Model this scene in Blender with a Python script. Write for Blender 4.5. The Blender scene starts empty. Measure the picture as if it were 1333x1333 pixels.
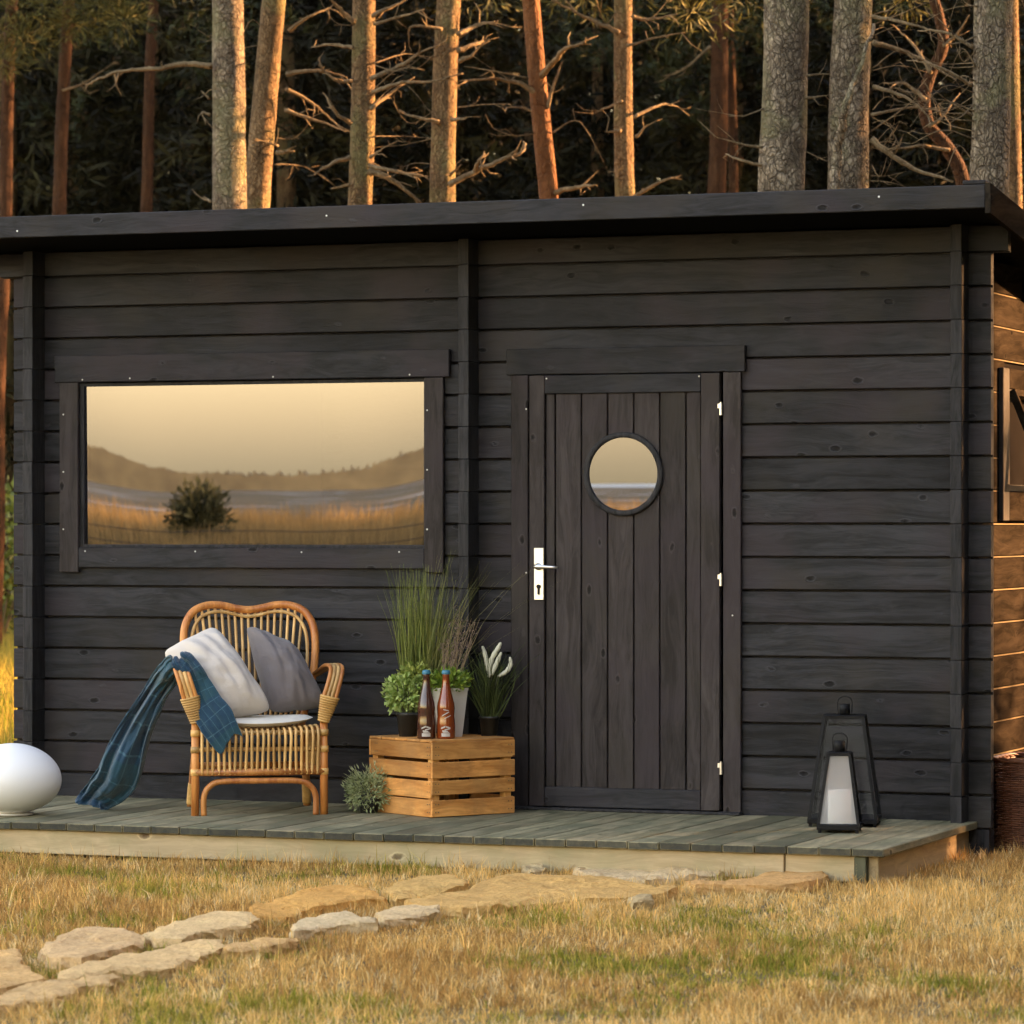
import bpy, math, random
import numpy as np
from mathutils import Vector, Matrix, noise as mnoise

R = math.radians
random.seed(7)
rng = np.random.default_rng(11)
scene = bpy.context.scene
col = scene.collection

# ------------------------------------------------------------------ camera
FPX, CX, HY, IMG = 4944.0, 666.5, 686.0, 1333.0     # focal length and horizon in photograph pixels
YAW = R(21.017)
DIST = 15.826
EYE = 1.31
CAM = Vector((DIST * math.sin(YAW), -DIST * math.cos(YAW), EYE))
FWD = Vector((-math.sin(YAW), math.cos(YAW), 0))
RGT = Vector((math.cos(YAW), math.sin(YAW), 0))
cam_data = bpy.data.cameras.new('camera')
cam_data.sensor_width = 36
cam_data.lens = 36 * FPX / IMG
cam_data.shift_y = (HY - IMG / 2) / IMG
cam_data.clip_end = 6000
cam_data.dof.use_dof = True
cam_data.dof.focus_distance = 15.6
cam_data.dof.aperture_fstop = 8
cam = bpy.data.objects.new('camera', cam_data)
cam.location = CAM
cam.rotation_euler = (R(90), 0, YAW)
col.objects.link(cam)
scene.camera = cam

# ------------------------------------------------------------------ light
SUN_DIR = Vector((0.765, 0.643, 0)).normalized()     # towards the sun, low behind the right end of the cabin
SUN_EL = R(15)
world = bpy.data.worlds.new('World')
scene.world = world
world.use_nodes = True
wn = world.node_tree
sky = wn.nodes.new('ShaderNodeTexSky')
sky.sky_type = 'NISHITA'
sky.sun_disc = False
sky.sun_elevation = SUN_EL
sky.sun_rotation = math.atan2(SUN_DIR.x, SUN_DIR.y)
sky.air_density = 1.5
sky.dust_density = 2.0
sky.ozone_density = 1.0
wn.nodes['Background'].inputs['Strength'].default_value = 0.15
wn.links.new(sky.outputs[0], wn.nodes['Background'].inputs['Color'])
sun_data = bpy.data.lights.new('sun', 'SUN')
sun_data.energy = 4.6
sun_data.angle = R(0.6)
sun_data.color = (1.0, 0.60, 0.27)
sun = bpy.data.objects.new('sun', sun_data)
sun.rotation_euler = Vector((SUN_DIR.x * math.cos(SUN_EL), SUN_DIR.y * math.cos(SUN_EL), math.sin(SUN_EL))).to_track_quat('Z', 'Y').to_euler()
sun.location = (12, 12, 12)
col.objects.link(sun)
vs = scene.view_settings
vs.view_transform = 'Standard'
vs.look = 'None'
vs.gamma = 1.0
vs.exposure = 2.85
vs.use_white_balance = True
vs.white_balance_temperature = 7800
vs.white_balance_tint = 28
scene.cycles.max_bounces = 5
scene.cycles.diffuse_bounces = 2
scene.cycles.glossy_bounces = 3
scene.cycles.use_adaptive_sampling = True
scene.cycles.adaptive_threshold = 0.015
scene.cycles.adaptive_min_samples = 12
scene.cycles.transparent_max_bounces = 10
scene.cycles.use_denoising = True

# ------------------------------------------------------------------ helpers
def at(px, py, t):
    u = (px - CX) / FPX
    p = CAM + t * (FWD + u * RGT)
    return Vector((p.x, p.y, EYE - (py - HY) / FPX * t))

def onz(px, py, z):
    return at(px, py, (EYE - z) * FPX / (py - HY))

def link(o, parent=None):
    col.objects.link(o)
    if parent is not None:
        o.parent = parent
    return o

def tag(o, label=None, cat=None, group=None, kind=None):
    if label: o['label'] = label
    if cat: o['category'] = cat
    if group: o['group'] = group
    if kind: o['kind'] = kind
    return o

def empty(name, loc=(0, 0, 0), rz=0.0):
    o = bpy.data.objects.new(name, None)
    o.empty_display_size = 0.1
    o.location = loc
    o.rotation_euler = (0, 0, rz)
    return link(o)

def copy_tree(o, parent=None):
    c = o.copy()
    col.objects.link(c)
    c.parent = parent
    for ch in [x for x in col.objects if x.parent == o]:
        copy_tree(ch, c)
    return c

class MB:
    def __init__(self):
        self.v, self.f, self.m, self.uv = [], [], [], None
    def add(self, verts, faces, mi=0):
        n = len(self.v)
        self.v.extend([tuple(p) for p in verts])
        self.f.extend([tuple(i + n for i in f) for f in faces])
        self.m.extend([mi] * len(faces))
        return self
    def box(self, x0, x1, y0, y1, z0, z1, mi=0):
        v = [(x0, y0, z0), (x1, y0, z0), (x1, y1, z0), (x0, y1, z0), (x0, y0, z1), (x1, y0, z1), (x1, y1, z1), (x0, y1, z1)]
        return self.add(v, [(0, 3, 2, 1), (4, 5, 6, 7), (0, 1, 5, 4), (1, 2, 6, 5), (2, 3, 7, 6), (3, 0, 4, 7)], mi)
    def cbox(self, x0, x1, y0, y1, z0, z1, c=0.004, mi=0):
        # box with all twelve edges chamfered
        xs, ys, zs = (x0, x1), (y0, y1), (z0, z1)
        v, idx = [], {}
        for i in (0, 1):
            for j in (0, 1):
                for k in (0, 1):
                    sx, sy, sz = (1, -1)[i] * c, (1, -1)[j] * c, (1, -1)[k] * c
                    for a, p in enumerate(((xs[i], ys[j] + sy, zs[k] + sz), (xs[i] + sx, ys[j], zs[k] + sz), (xs[i] + sx, ys[j] + sy, zs[k]))):
                        idx[(i, j, k, a)] = len(v); v.append(p)
        f = []
        g = lambda i, j, k, a: idx[(i, j, k, a)]
        for s in (0, 1):
            q = [g(s, 0, 0, 0), g(s, 1, 0, 0), g(s, 1, 1, 0), g(s, 0, 1, 0)]; f.append(q if s else q[::-1])
            q = [g(0, s, 0, 1), g(0, s, 1, 1), g(1, s, 1, 1), g(1, s, 0, 1)]; f.append(q if s else q[::-1])
            q = [g(0, 0, s, 2), g(1, 0, s, 2), g(1, 1, s, 2), g(0, 1, s, 2)]; f.append(q if s else q[::-1])
        for j in (0, 1):
            for k in (0, 1):
                q = [g(0, j, k, 1), g(1, j, k, 1), g(1, j, k, 2), g(0, j, k, 2)]; f.append(q if (j ^ k) == 0 else q[::-1])
        for i in (0, 1):
            for k in (0, 1):
                q = [g(i, 0, k, 0), g(i, 1, k, 0), g(i, 1, k, 2), g(i, 0, k, 2)]; f.append(q[::-1] if (i ^ k) == 0 else q)
        for i in (0, 1):
            for j in (0, 1):
                q = [g(i, j, 0, 0), g(i, j, 1, 0), g(i, j, 1, 1), g(i, j, 0, 1)]; f.append(q if (i ^ j) == 0 else q[::-1])
        for i in (0, 1):
            for j in (0, 1):
                for k in (0, 1):
                    t = [g(i, j, k, 0), g(i, j, k, 1), g(i, j, k, 2)]
                    f.append(t if (i ^ j ^ k) else t[::-1])
        return self.add(v, f, mi)
    def tube(self, pts, rad, n=8, cap=True, mi=0, flat=1.0, closed=False):
        pts = [Vector(p) for p in pts]
        if not hasattr(rad, '__len__'): rad = [rad] * len(pts)
        v, f = [], []
        up = None
        m = len(pts)
        for i, p in enumerate(pts):
            a = pts[(i - 1) % m] if (closed or i > 0) else p
            b = pts[(i + 1) % m] if (closed or i < m - 1) else p
            d = (b - a)
            d = d.normalized() if d.length > 1e-9 else Vector((0, 0, 1))
            if up is None:
                up = d.orthogonal().normalized()
            up = (up - d * up.dot(d))
            up = up.normalized() if up.length > 1e-6 else d.orthogonal().normalized()
            s = d.cross(up)
            for k in range(n):
                an = 2 * math.pi * k / n
                v.append(p + up * (math.cos(an) * rad[i]) + s * (math.sin(an) * rad[i] * flat))
        rng_ = m if closed else m - 1
        for i in range(rng_):
            j = (i + 1) % m
            for k in range(n):
                k2 = (k + 1) % n
                f.append((i * n + k, i * n + k2, j * n + k2, j * n + k))
        if cap and not closed:
            f.append(tuple(range(n))[::-1]); f.append(tuple((m - 1) * n + k for k in range(n)))
        return self.add(v, f, mi)
    def lathe(self, prof, n=24, center=(0, 0, 0), mi=0, rot=0.0, sy=1.0):
        cx, cy, cz = center
        v, f = [], []
        for (r, z) in prof:
            for k in range(n):
                a = 2 * math.pi * k / n + rot
                v.append((cx + r * math.cos(a), cy + r * math.sin(a) * sy, cz + z))
        for i in range(len(prof) - 1):
            for k in range(n):
                k2 = (k + 1) % n
                f.append((i * n + k, i * n + k2, (i + 1) * n + k2, (i + 1) * n + k))
        f.append(tuple(range(n))[::-1]); f.append(tuple((len(prof) - 1) * n + k for k in range(n)))
        return self.add(v, f, mi)
    def grid(self, fn, nu, nv, mi=0, uv=False):
        v = [fn(i / nu, j / nv) for j in range(nv + 1) for i in range(nu + 1)]
        if uv:
            self.uv = (self.uv or []) + [(i / nu, j / nv) for j in range(nv + 1) for i in range(nu + 1)]
        f = [(j * (nu + 1) + i, j * (nu + 1) + i + 1, (j + 1) * (nu + 1) + i + 1, (j + 1) * (nu + 1) + i) for j in range(nv) for i in range(nu)]
        return self.add(v, f, mi)
    def build(self, name, mat, parent=None, smooth=False, origin=None):
        if origin is not None:
            ox, oy, oz = origin
            self.v = [(a - ox, b - oy, c - oz) for a, b, c in self.v]
        me = bpy.data.meshes.new(name)
        me.from_pydata(self.v, [], self.f)
        for mm in (mat if isinstance(mat, (list, tuple)) else [mat]):
            me.materials.append(mm)
        if any(self.m):
            me.polygons.foreach_set('material_index', self.m)
        if smooth:
            me.polygons.foreach_set('use_smooth', [True] * len(me.polygons))
        if self.uv:
            l = me.uv_layers.new(name='UVMap')
            li = np.empty(len(me.loops), dtype=np.int32); me.loops.foreach_get('vertex_index', li)
            l.data.foreach_set('uv', np.array(self.uv, dtype=np.float32)[li].ravel())
        me.update()
        o = bpy.data.objects.new(name, me)
        if origin is not None: o.location = origin
        return link(o, parent)

def fast_mesh(name, verts, tris, mat, colors=None, smooth=False, parent=None, normals=None):
    me = bpy.data.meshes.new(name)
    nv, nt = len(verts), len(tris)
    me.vertices.add(nv); me.loops.add(nt * 3); me.polygons.add(nt)
    me.vertices.foreach_set('co', np.ascontiguousarray(verts, dtype=np.float32).ravel())
    me.loops.foreach_set('vertex_index', np.ascontiguousarray(tris, dtype=np.int32).ravel())
    me.polygons.foreach_set('loop_start', np.arange(0, nt * 3, 3, dtype=np.int32))
    if smooth: me.polygons.foreach_set('use_smooth', np.ones(nt, dtype=bool))
    me.update(calc_edges=True)
    if colors is not None:
        ca = me.color_attributes.new('col', 'FLOAT_COLOR', 'POINT')
        c4 = np.ones((nv, 4), dtype=np.float32); c4[:, :3] = colors
        ca.data.foreach_set('color', c4.ravel())
    me.materials.append(mat)
    o = bpy.data.objects.new(name, me)
    return link(o, parent)

# ------------------------------------------------------------------ materials
class NT:
    def __init__(self, name):
        self.mat = bpy.data.materials.new(name); self.mat.use_nodes = True
        self.t = self.mat.node_tree
        self.bsdf = self.t.nodes['Principled BSDF']
        self.out = self.t.nodes['Material Output']
    def n(self, typ, **kw):
        nd = self.t.nodes.new(typ)
        for k, v in kw.items():
            if k.startswith('i_'): nd.inputs[k[2:].replace('_', ' ')].default_value = v
            else: setattr(nd, k, v)
        return nd
    def l(self, a, b): self.t.links.new(a, b)
    def math(self, op, a, b=None, clamp=False):
        nd = self.n('ShaderNodeMath', operation=op, use_clamp=clamp)
        for i, x in enumerate((a, b)):
            if x is None: continue
            if hasattr(x, 'is_output'): self.l(x, nd.inputs[i])
            else: nd.inputs[i].default_value = x
        return nd.outputs[0]
    def vmath(self, op, a, b=None):
        nd = self.n('ShaderNodeVectorMath', operation=op)
        for i, x in enumerate((a, b)):
            if x is None: continue
            if hasattr(x, 'is_output'): self.l(x, nd.inputs[i])
            else: nd.inputs[i].default_value = x
        return nd.outputs[0]
    def ramp(self, fac, stops, interp='LINEAR'):
        nd = self.n('ShaderNodeValToRGB')
        cr = nd.color_ramp; cr.interpolation = interp
        while len(cr.elements) < len(stops): cr.elements.new(0.5)
        for e, (p, c) in zip(cr.elements, stops):
            e.position = p; e.color = (*c, 1) if len(c) == 3 else c
        self.l(fac, nd.inputs[0]); return nd.outputs[0]
    def mix(self, fac, a, b, mode='MIX'):
        nd = self.n('ShaderNodeMix', data_type='RGBA', blend_type=mode)
        for s, x in ((nd.inputs['Factor'], fac), (nd.inputs['A'], a), (nd.inputs['B'], b)):
            if hasattr(x, 'is_output'): self.l(x, s)
            elif isinstance(x, (int, float)): s.default_value = x
            else: s.default_value = (*x, 1)
        return nd.outputs['Result']
    def noise(self, vec, scale=5, detail=3, rough=0.5, out=0):
        nd = self.n('ShaderNodeTexNoise'); nd.inputs['Scale'].default_value = scale
        nd.inputs['Detail'].default_value = detail; nd.inputs['Roughness'].default_value = rough
        if vec is not None: self.l(vec, nd.inputs['Vector'])
        return nd.outputs[out]
    def bump(self, h, strength=0.3, dist=0.01, normal=None):
        nd = self.n('ShaderNodeBump'); nd.inputs['Strength'].default_value = strength; nd.inputs['Distance'].default_value = dist
        self.l(h, nd.inputs['Height'])
        if normal is not None: self.l(normal, nd.inputs['Normal'])
        return nd.outputs[0]
    def set(self, **kw):
        for k, v in kw.items():
            s = self.bsdf.inputs[k.replace('_', ' ')]
            if hasattr(v, 'is_output'): self.l(v, s)
            elif isinstance(v, (tuple, list)) and s.type == 'RGBA': s.default_value = (*v, 1)
            else: s.default_value = v
        return self.mat

def obj_coord(nt, rnd=True):
    c = nt.n('ShaderNodeTexCoord').outputs['Object']
    if rnd:
        r = nt.n('ShaderNodeObjectInfo').outputs['Random']
        cmb = nt.n('ShaderNodeCombineXYZ')
        for i, k in enumerate((37.0, 91.0, 53.0)): nt.l(nt.math('MULTIPLY', r, k), cmb.inputs[i])
        return nt.vmath('ADD', c, cmb.outputs[0]), r
    return c, None

def wood(name, c1, c2, axis=0, knot=(0.01, 0.008, 0.007), rough=0.55, knots=True, grain=1.0, kscale=1.0, spread=0.25, tints=None, bumps=0.35, stain=None, spec=0.5):
    nt = NT(name)
    v, r = obj_coord(nt)
    st = [16.0, 16.0, 16.0]; st[axis] = 0.9
    gv = nt.vmath('MULTIPLY', v, tuple(st))
    warp = nt.noise(nt.vmath('MULTIPLY', v, tuple(1.2 if i == axis else 5.0 for i in range(3))), 1.6, 2, 0.5, 1)
    wv = nt.vmath('ADD', gv, nt.vmath('MULTIPLY', warp, (2.2, 2.2, 2.2)))
    g1 = nt.noise(wv, 1.6 * grain, 6, 0.62)
    g2 = nt.noise(wv, 7.0 * grain, 3, 0.6)
    big = nt.noise(v, 1.7, 3, 0.55)
    fac = nt.math('ADD', nt.math('MULTIPLY', g1, 0.75), nt.math('MULTIPLY', g2, 0.25))
    colr = nt.ramp(fac, [(0.40, c1), (0.60, c2)])
    val = nt.math('ADD', nt.math('MULTIPLY', nt.math('SUBTRACT', r, 0.5), spread * 1.2), nt.math('ADD', nt.math('MULTIPLY', nt.math('SUBTRACT', big, 0.5), spread * 2.2), 1.0))
    vm = nt.n('ShaderNodeCombineColor')
    for i in range(3): nt.l(val, vm.inputs[i])
    colr = nt.mix(1.0, colr, vm.outputs[0], 'MULTIPLY')
    if tints:
        tn = nt.noise(v, 2.3, 2, 0.5)
        colr = nt.mix(nt.math('MULTIPLY', nt.ramp(tn, [(0.5, (0, 0, 0)), (0.66, (1, 1, 1))]), 0.55), colr, tints[0])
        tn2 = nt.noise(nt.vmath('ADD', v, (13.0, 5.0, 7.0)), 2.6, 2, 0.5)
        colr = nt.mix(nt.math('MULTIPLY', nt.ramp(tn2, [(0.52, (0, 0, 0)), (0.68, (1, 1, 1))]), 0.5), colr, tints[1])
    h = fac
    if knots:
        ks = [10.5 * kscale] * 3; ks[axis] = 5.6 * kscale
        vo = nt.n('ShaderNodeTexVoronoi'); vo.inputs['Scale'].default_value = 1.0; vo.inputs['Randomness'].default_value = 1.0
        nt.l(nt.vmath('ADD', nt.vmath('MULTIPLY', v, tuple(ks)), nt.vmath('ADD', nt.vmath('MULTIPLY', warp, (0.35, 0.35, 0.35)), nt.vmath('MULTIPLY', nt.noise(v, 60, 2, .6, 1), (0.10, 0.10, 0.10)))), vo.inputs['Vector'])
        kd = vo.outputs['Distance']
        sep = nt.n('ShaderNodeSeparateColor')
        nt.l(vo.outputs['Color'], sep.inputs[0])
        pick = nt.math('GREATER_THAN', sep.outputs[0], 0.30)
        km = nt.math('MULTIPLY', nt.ramp(kd, [(0.06, (1, 1, 1)), (0.14, (0, 0, 0))]), pick)
        kr = nt.math('MULTIPLY', nt.ramp(kd, [(0.10, (0, 0, 0)), (0.13, (1, 1, 1)), (0.17, (0, 0, 0))]), pick)
        colr = nt.mix(nt.math('MULTIPLY', km, 0.95), colr, knot)
        colr = nt.mix(nt.math('MULTIPLY', kr, 0.32), colr, tuple(min(1, c * 1.9) for c in c2))
        h = nt.math('SUBTRACT', nt.math('ADD', h, nt.math('MULTIPLY', kr, 0.5)), nt.math('MULTIPLY', km, 0.6))
    if stain is not None:
        sn = nt.noise(v, 4.0, 5, 0.65)
        colr = nt.mix(nt.math('MULTIPLY', nt.ramp(sn, [(0.45, (0, 0, 0)), (0.62, (1, 1, 1))]), stain[1]), colr, stain[0])
    nt.set(Base_Color=colr, Roughness=nt.ramp(g1, [(0.3, (rough - .1,) * 3), (0.7, (rough + .12,) * 3)]), Normal=nt.bump(h, bumps, 0.004), Specular_IOR_Level=spec)
    return nt.mat

def plain(name, c, rough=0.5, metal=0.0, var=0.12, scale=8, bump=0.0, **kw):
    nt = NT(name)
    v, r = obj_coord(nt)
    nz = nt.noise(v, scale, 4, 0.6)
    colr = nt.ramp(nz, [(0.3, tuple(x * (1 - var) for x in c)), (0.7, tuple(min(1, x * (1 + var)) for x in c))])
    nt.set(Base_Color=colr, Roughness=rough, Metallic=metal, **kw)
    if bump: nt.set(Normal=nt.bump(nz, bump, 0.005))
    return nt.mat

def vcol(name, rough=0.8, trans=0.0, spec=0.2):
    nt = NT(name)
    a = nt.n('ShaderNodeAttribute'); a.attribute_name = 'col'
    nt.set(Base_Color=a.outputs['Color'], Roughness=rough, Specular_IOR_Level=spec)
    if trans:
        tr = nt.n('ShaderNodeBsdfTranslucent'); nt.l(a.outputs['Color'], tr.inputs[0])
        mx = nt.n('ShaderNodeMixShader'); mx.inputs[0].default_value = trans
        nt.l(nt.bsdf.outputs[0], mx.inputs[1]); nt.l(tr.outputs[0], mx.inputs[2]); nt.l(mx.outputs[0], nt.out.inputs[0])
    return nt.mat

CH1, CH2 = (0.0145, 0.0146, 0.0164), (0.0350, 0.0346, 0.0385)
TINT = ((0.043, 0.033, 0.038), (0.042, 0.036, 0.030))
M = {}
M['char_x'] = wood('charcoal_boards', CH1, CH2, 0, tints=TINT, knot=(.006, .0055, .006), spec=0.12, spread=0.50, bumps=0.7)
M['char_y'] = wood('sun_tinted_side_boards', (0.014, 0.0115, 0.0090), (0.032, 0.0255, 0.0195), 1, knot=(.010, .009, .008), rough=0.95, spec=0.0)  # charcoal boards browned, warm sunlight put into their colour
M['char_z'] = wood('charcoal_uprights', (0.0240, 0.0195, 0.0190), (0.049, 0.0405, 0.0395), 2, tints=TINT, knot=(.007, .006, .006), spec=0.10, spread=0.35, bumps=0.5)
M['end'] = wood('charcoal_log_ends', (0.018, 0.018, 0.019), (0.042, 0.040, 0.042), 2, knots=False, grain=1.5, spec=0.08)
M['joint_glint'] = wood('sunlit_joint_glint', (0.12, 0.095, 0.06), (0.19, 0.145, 0.09), 1, knots=False, spec=0.05, rough=.85)  # pale colour stands in for sun glancing on the joint edges
M['dark'] = plain('dark_interior', (0.012, 0.011, 0.011), 0.95, Specular_IOR_Level=0.0)
M['soffit'] = plain('black_soffit', (0.007, 0.007, 0.007), 0.9, Specular_IOR_Level=0.05)
M['roof'] = plain('roofing_felt', (0.03, 0.03, 0.032), 0.9, bump=0.3, scale=60)
M['deck'] = wood('deck_boards', (0.125, 0.112, 0.062), (0.27, 0.225, 0.135), 1, knot=(.07, .06, .035), rough=0.75, spread=0.6, spec=0.2, stain=((0.085, 0.095, 0.055), 0.5), tints=((0.31, 0.235, 0.14), (0.11, 0.12, 0.075)))
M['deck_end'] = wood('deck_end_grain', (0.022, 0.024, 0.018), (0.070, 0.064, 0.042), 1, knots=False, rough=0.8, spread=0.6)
M['beam'] = wood('deck_beam', (0.40, 0.30, 0.165), (0.55, 0.42, 0.255), 0, knot=(.09, .04, .015), rough=0.7, kscale=0.8, stain=((0.26, 0.25, 0.13), 0.45))
M['beam_y'] = wood('deck_side_beam', (0.26, 0.19, 0.10), (0.40, 0.29, 0.16), 1, knot=(.09, .04, .015), rough=0.7)
M['post'] = wood('green_post', (0.05, 0.055, 0.03), (0.10, 0.10, 0.06), 2, knots=False, rough=0.8)
M['crate'] = wood('crate_slats', (0.44, 0.165, 0.042), (0.70, 0.32, 0.095), 0, knot=(.12, .04, .012), rough=0.65, spread=0.5, kscale=1.6, spec=.2, stain=((.30, .15, .06), .5))
M['steel'] = plain('polished_steel', (0.85, 0.84, 0.82), 0.32, 1.0, var=0.05)
M['screw'] = plain('screw_steel', (0.6, 0.6, 0.6), 0.35, 1.0, var=0.05)
M['black_metal'] = plain('black_powder_coat', (0.010, 0.010, 0.011), 0.45, 0.0, var=0.15, scale=30, Specular_IOR_Level=0.12)
# ------------------------------------------------------------------ cabin
DECK = 0.138
def mirror_glass(name, refl, tint, under):
    nt = NT(name)
    gl = nt.n('ShaderNodeBsdfGlossy'); gl.inputs['Roughness'].default_value = 0.004; gl.inputs['Color'].default_value = (*tint, 1)
    tr = nt.n('ShaderNodeBsdfTransparent'); tr.inputs[0].default_value = (*under, 1)
    mx = nt.n('ShaderNodeMixShader'); mx.inputs[0].default_value = refl
    nt.l(tr.outputs[0], mx.inputs[1]); nt.l(gl.outputs[0], mx.inputs[2]); nt.l(mx.outputs[0], nt.out.inputs[0])
    return nt.mat
M['pane'] = mirror_glass('coated_window_glass', 0.42, (0.60, 0.70, 0.98), (0.3, 0.28, 0.25))
M['clear'] = mirror_glass('clear_lantern_glass', 0.003, (1, 1, 1), (0.985, 0.985, 0.985))

cabin = empty('garden_cabin', (-0.15, 1.5, 0.1))
tag(cabin, 'charcoal stained timber cabin with a flat roof, panorama window and porthole door', 'cabin')
def part(mb, name, mat, parent=None, smooth=False, origin=None):
    o = mb.build(name, mat, None, smooth, origin)
    par = parent or cabin
    o.parent = par
    o.matrix_parent_inverse = Matrix.Translation(-Vector(par.location))   # parts keep world coordinates
    return o
XL, XR, YB = -2.342, 2.039, 3.0
CW = ((-2.237, -2.190), (-0.196, -0.150), (1.902, 1.948))     # cross walls whose log ends stand proud of the front
JT, PH = 2.402, 0.135                                          # topmost joint and log height
WIN = (-2.015, -0.383, 1.222, 1.935)
DOOR = (0.03, 0.98, 0.0, 1.96)

mb = MB()
mb.box(CW[0][1], WIN[0], 0.047, 0.09, 0.105, 2.495).box(WIN[1], DOOR[0], 0.047, 0.09, 0.105, 2.495)
mb.box(WIN[0], WIN[1], 0.047, 0.09, 0.105, WIN[2]).box(WIN[0], WIN[1], 0.047, 0.09, WIN[3], 2.495)
mb.box(DOOR[0], CW[2][0], 0.047, 0.09, 0.105, 2.495)
front = part(mb, 'front_wall', M['dark'])

def plank_mesh(L, h=PH, th=0.045, c=0.0022, g=0.0052, axis='x'):
    e, d_ = 0.0001, min(c + 0.030, th - 0.003)                             # boards meet behind a V groove
    prof = [(th, e), (d_, e), (d_, g), (c, g), (0.0, g + c), (0.0, h - g - c), (c, h - g), (d_, h - g), (d_, h - e), (th, h - e)]
    v = [((-L / 2), y, z - h / 2) for y, z in prof] + [(L / 2, y, z - h / 2) for y, z in prof]
    n = len(prof)
    f = [(i, i + n, (i + 1) % n + n, (i + 1) % n) for i in range(n)] + [tuple(range(n)), tuple(range(n, 2 * n))[::-1]]
    return v, f
_pl = {}
def plank(x0, x1, z0, z1, parent, mat, dy=0.0):
    key = (round(x1 - x0, 4), round(z1 - z0, 4), mat.name)
    if key not in _pl:
        m = MB(); m.add(*plank_mesh(x1 - x0, z1 - z0))
        me = bpy.data.meshes.new('plank'); me.from_pydata(m.v, [], m.f); me.materials.append(mat); me.update()
        _pl[key] = me
    o = bpy.data.objects.new('plank', _pl[key])
    o.location = ((x0 + x1) / 2, dy, (z0 + z1) / 2)
    col.objects.link(o)
    o.parent = parent
    o.matrix_parent_inverse = Matrix.Translation(-Vector(parent.location))
    return o
for i in range(-1, 17):
    z1 = JT - PH * i; z0 = z1 - PH
    if i == -1: z1 = 2.512
    j = lambda: random.uniform(-0.0012, 0.0012)
    ext = 0.07 if i == -1 else 0.0
    plank(XL - ext, CW[0][0], z0, z1, front, M['char_x'], j())
    plank(CW[2][1], XR + ext, z0, z1, front, M['char_x'], j())
    if z0 < WIN[3] and z1 > WIN[2]:
        plank(CW[0][1], WIN[0] - 0.01, z0, z1, front, M['char_x'], j()); plank(WIN[1] + 0.01, CW[1][0], z0, z1, front, M['char_x'], j())
    else:
        plank(CW[0][1], CW[1][0], z0, z1, front, M['char_x'], j())
    if z0 < DOOR[3]:
        plank(CW[1][1], DOOR[0], z0, z1, front, M['char_x'], j()); plank(DOOR[1], CW[2][0], z0, z1, front, M['char_x'], j())
    else:
        plank(CW[1][1], CW[2][0], z0, z1, front, M['char_x'], j())

# cross walls: a slab inside, log ends proud of the facade
for a, (x0, x1) in enumerate(CW):
    yb = YB if a != 1 else 0.5
    cw = part(MB().box(x0 + 0.002, x1 - (0.047 if a == 2 else 0.002) + (0.03 if a == 2 else 0), 0.05, yb, 0.105, 2.30), 'cross_wall', M['dark'])
    me = None
    for i in range(-1, 17):
        z1 = JT - PH * i; z0 = z1 - PH
        if i == -1: z1 = 2.509
        m = MB().cbox(-(x1 - x0) / 2, (x1 - x0) / 2, -0.112, 0.046, -(z1 - z0) / 2 + 0.0006, (z1 - z0) / 2 - 0.0006, 0.0022)
        if i == -1 or me is None or i == 0:
            me = bpy.data.meshes.new('log_end'); me.from_pydata(m.v, [], m.f); me.materials.append(M['end']); me.update()
        o = bpy.data.objects.new('log_end', me); col.objects.link(o)
        o.location = ((x0 + x1) / 2 + random.uniform(-.0008, .0008), random.uniform(-.0015, .0015), (z0 + z1) / 2)
        o.parent = cw; o.matrix_parent_inverse = Matrix.Translation(-Vector(cw.location))

# right side wall, seen at a grazing angle
side = part(MB().box(1.905, 1.925, 0.06, YB, 0.105, 2.28), 'side_wall', M['dark'])
SW = (0.60, 1.35, 1.46, 1.88)
def side_plank(y0, y1, z0, z1):
    L = y1 - y0
    v, f = plank_mesh(L, z1 - z0, 0.022)
    v = [(-y, x, z) for x, y, z in v]
    m = MB(); m.add(v, f)
    o = m.build('plank', M['char_y']); o.location = (1.948, (y0 + y1) / 2, (z0 + z1) / 2)
    o.parent = side; o.matrix_parent_inverse = Matrix.Translation(-Vector(side.location))
    t = MB().box(1.936, 1.9462, y0, y1, z0 - 0.0026, z0 + 0.0026).build('joint_glint_strip', M['joint_glint'])
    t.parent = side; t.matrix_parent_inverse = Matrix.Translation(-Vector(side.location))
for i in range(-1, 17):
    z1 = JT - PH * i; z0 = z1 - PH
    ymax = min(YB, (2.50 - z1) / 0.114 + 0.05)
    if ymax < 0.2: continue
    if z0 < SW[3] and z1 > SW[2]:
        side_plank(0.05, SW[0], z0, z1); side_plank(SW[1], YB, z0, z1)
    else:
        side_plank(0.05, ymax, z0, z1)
back = part(MB().box(CW[0][0], CW[2][1], YB, YB + 0.045, 0.1, 2.2), 'back_wall', M['char_x'])
part(MB().box(CW[0][1], CW[2][0], 0.1, YB - 0.01, 0.09, 0.12), 'floor', M['dark'])

part(MB().box(CW[0][0], 2.03, 0.004, 0.085, -0.02, 0.1055).box(1.90, 1.944, 0.0855, YB, -0.02, 0.1045), 'foundation', M['end'])
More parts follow.
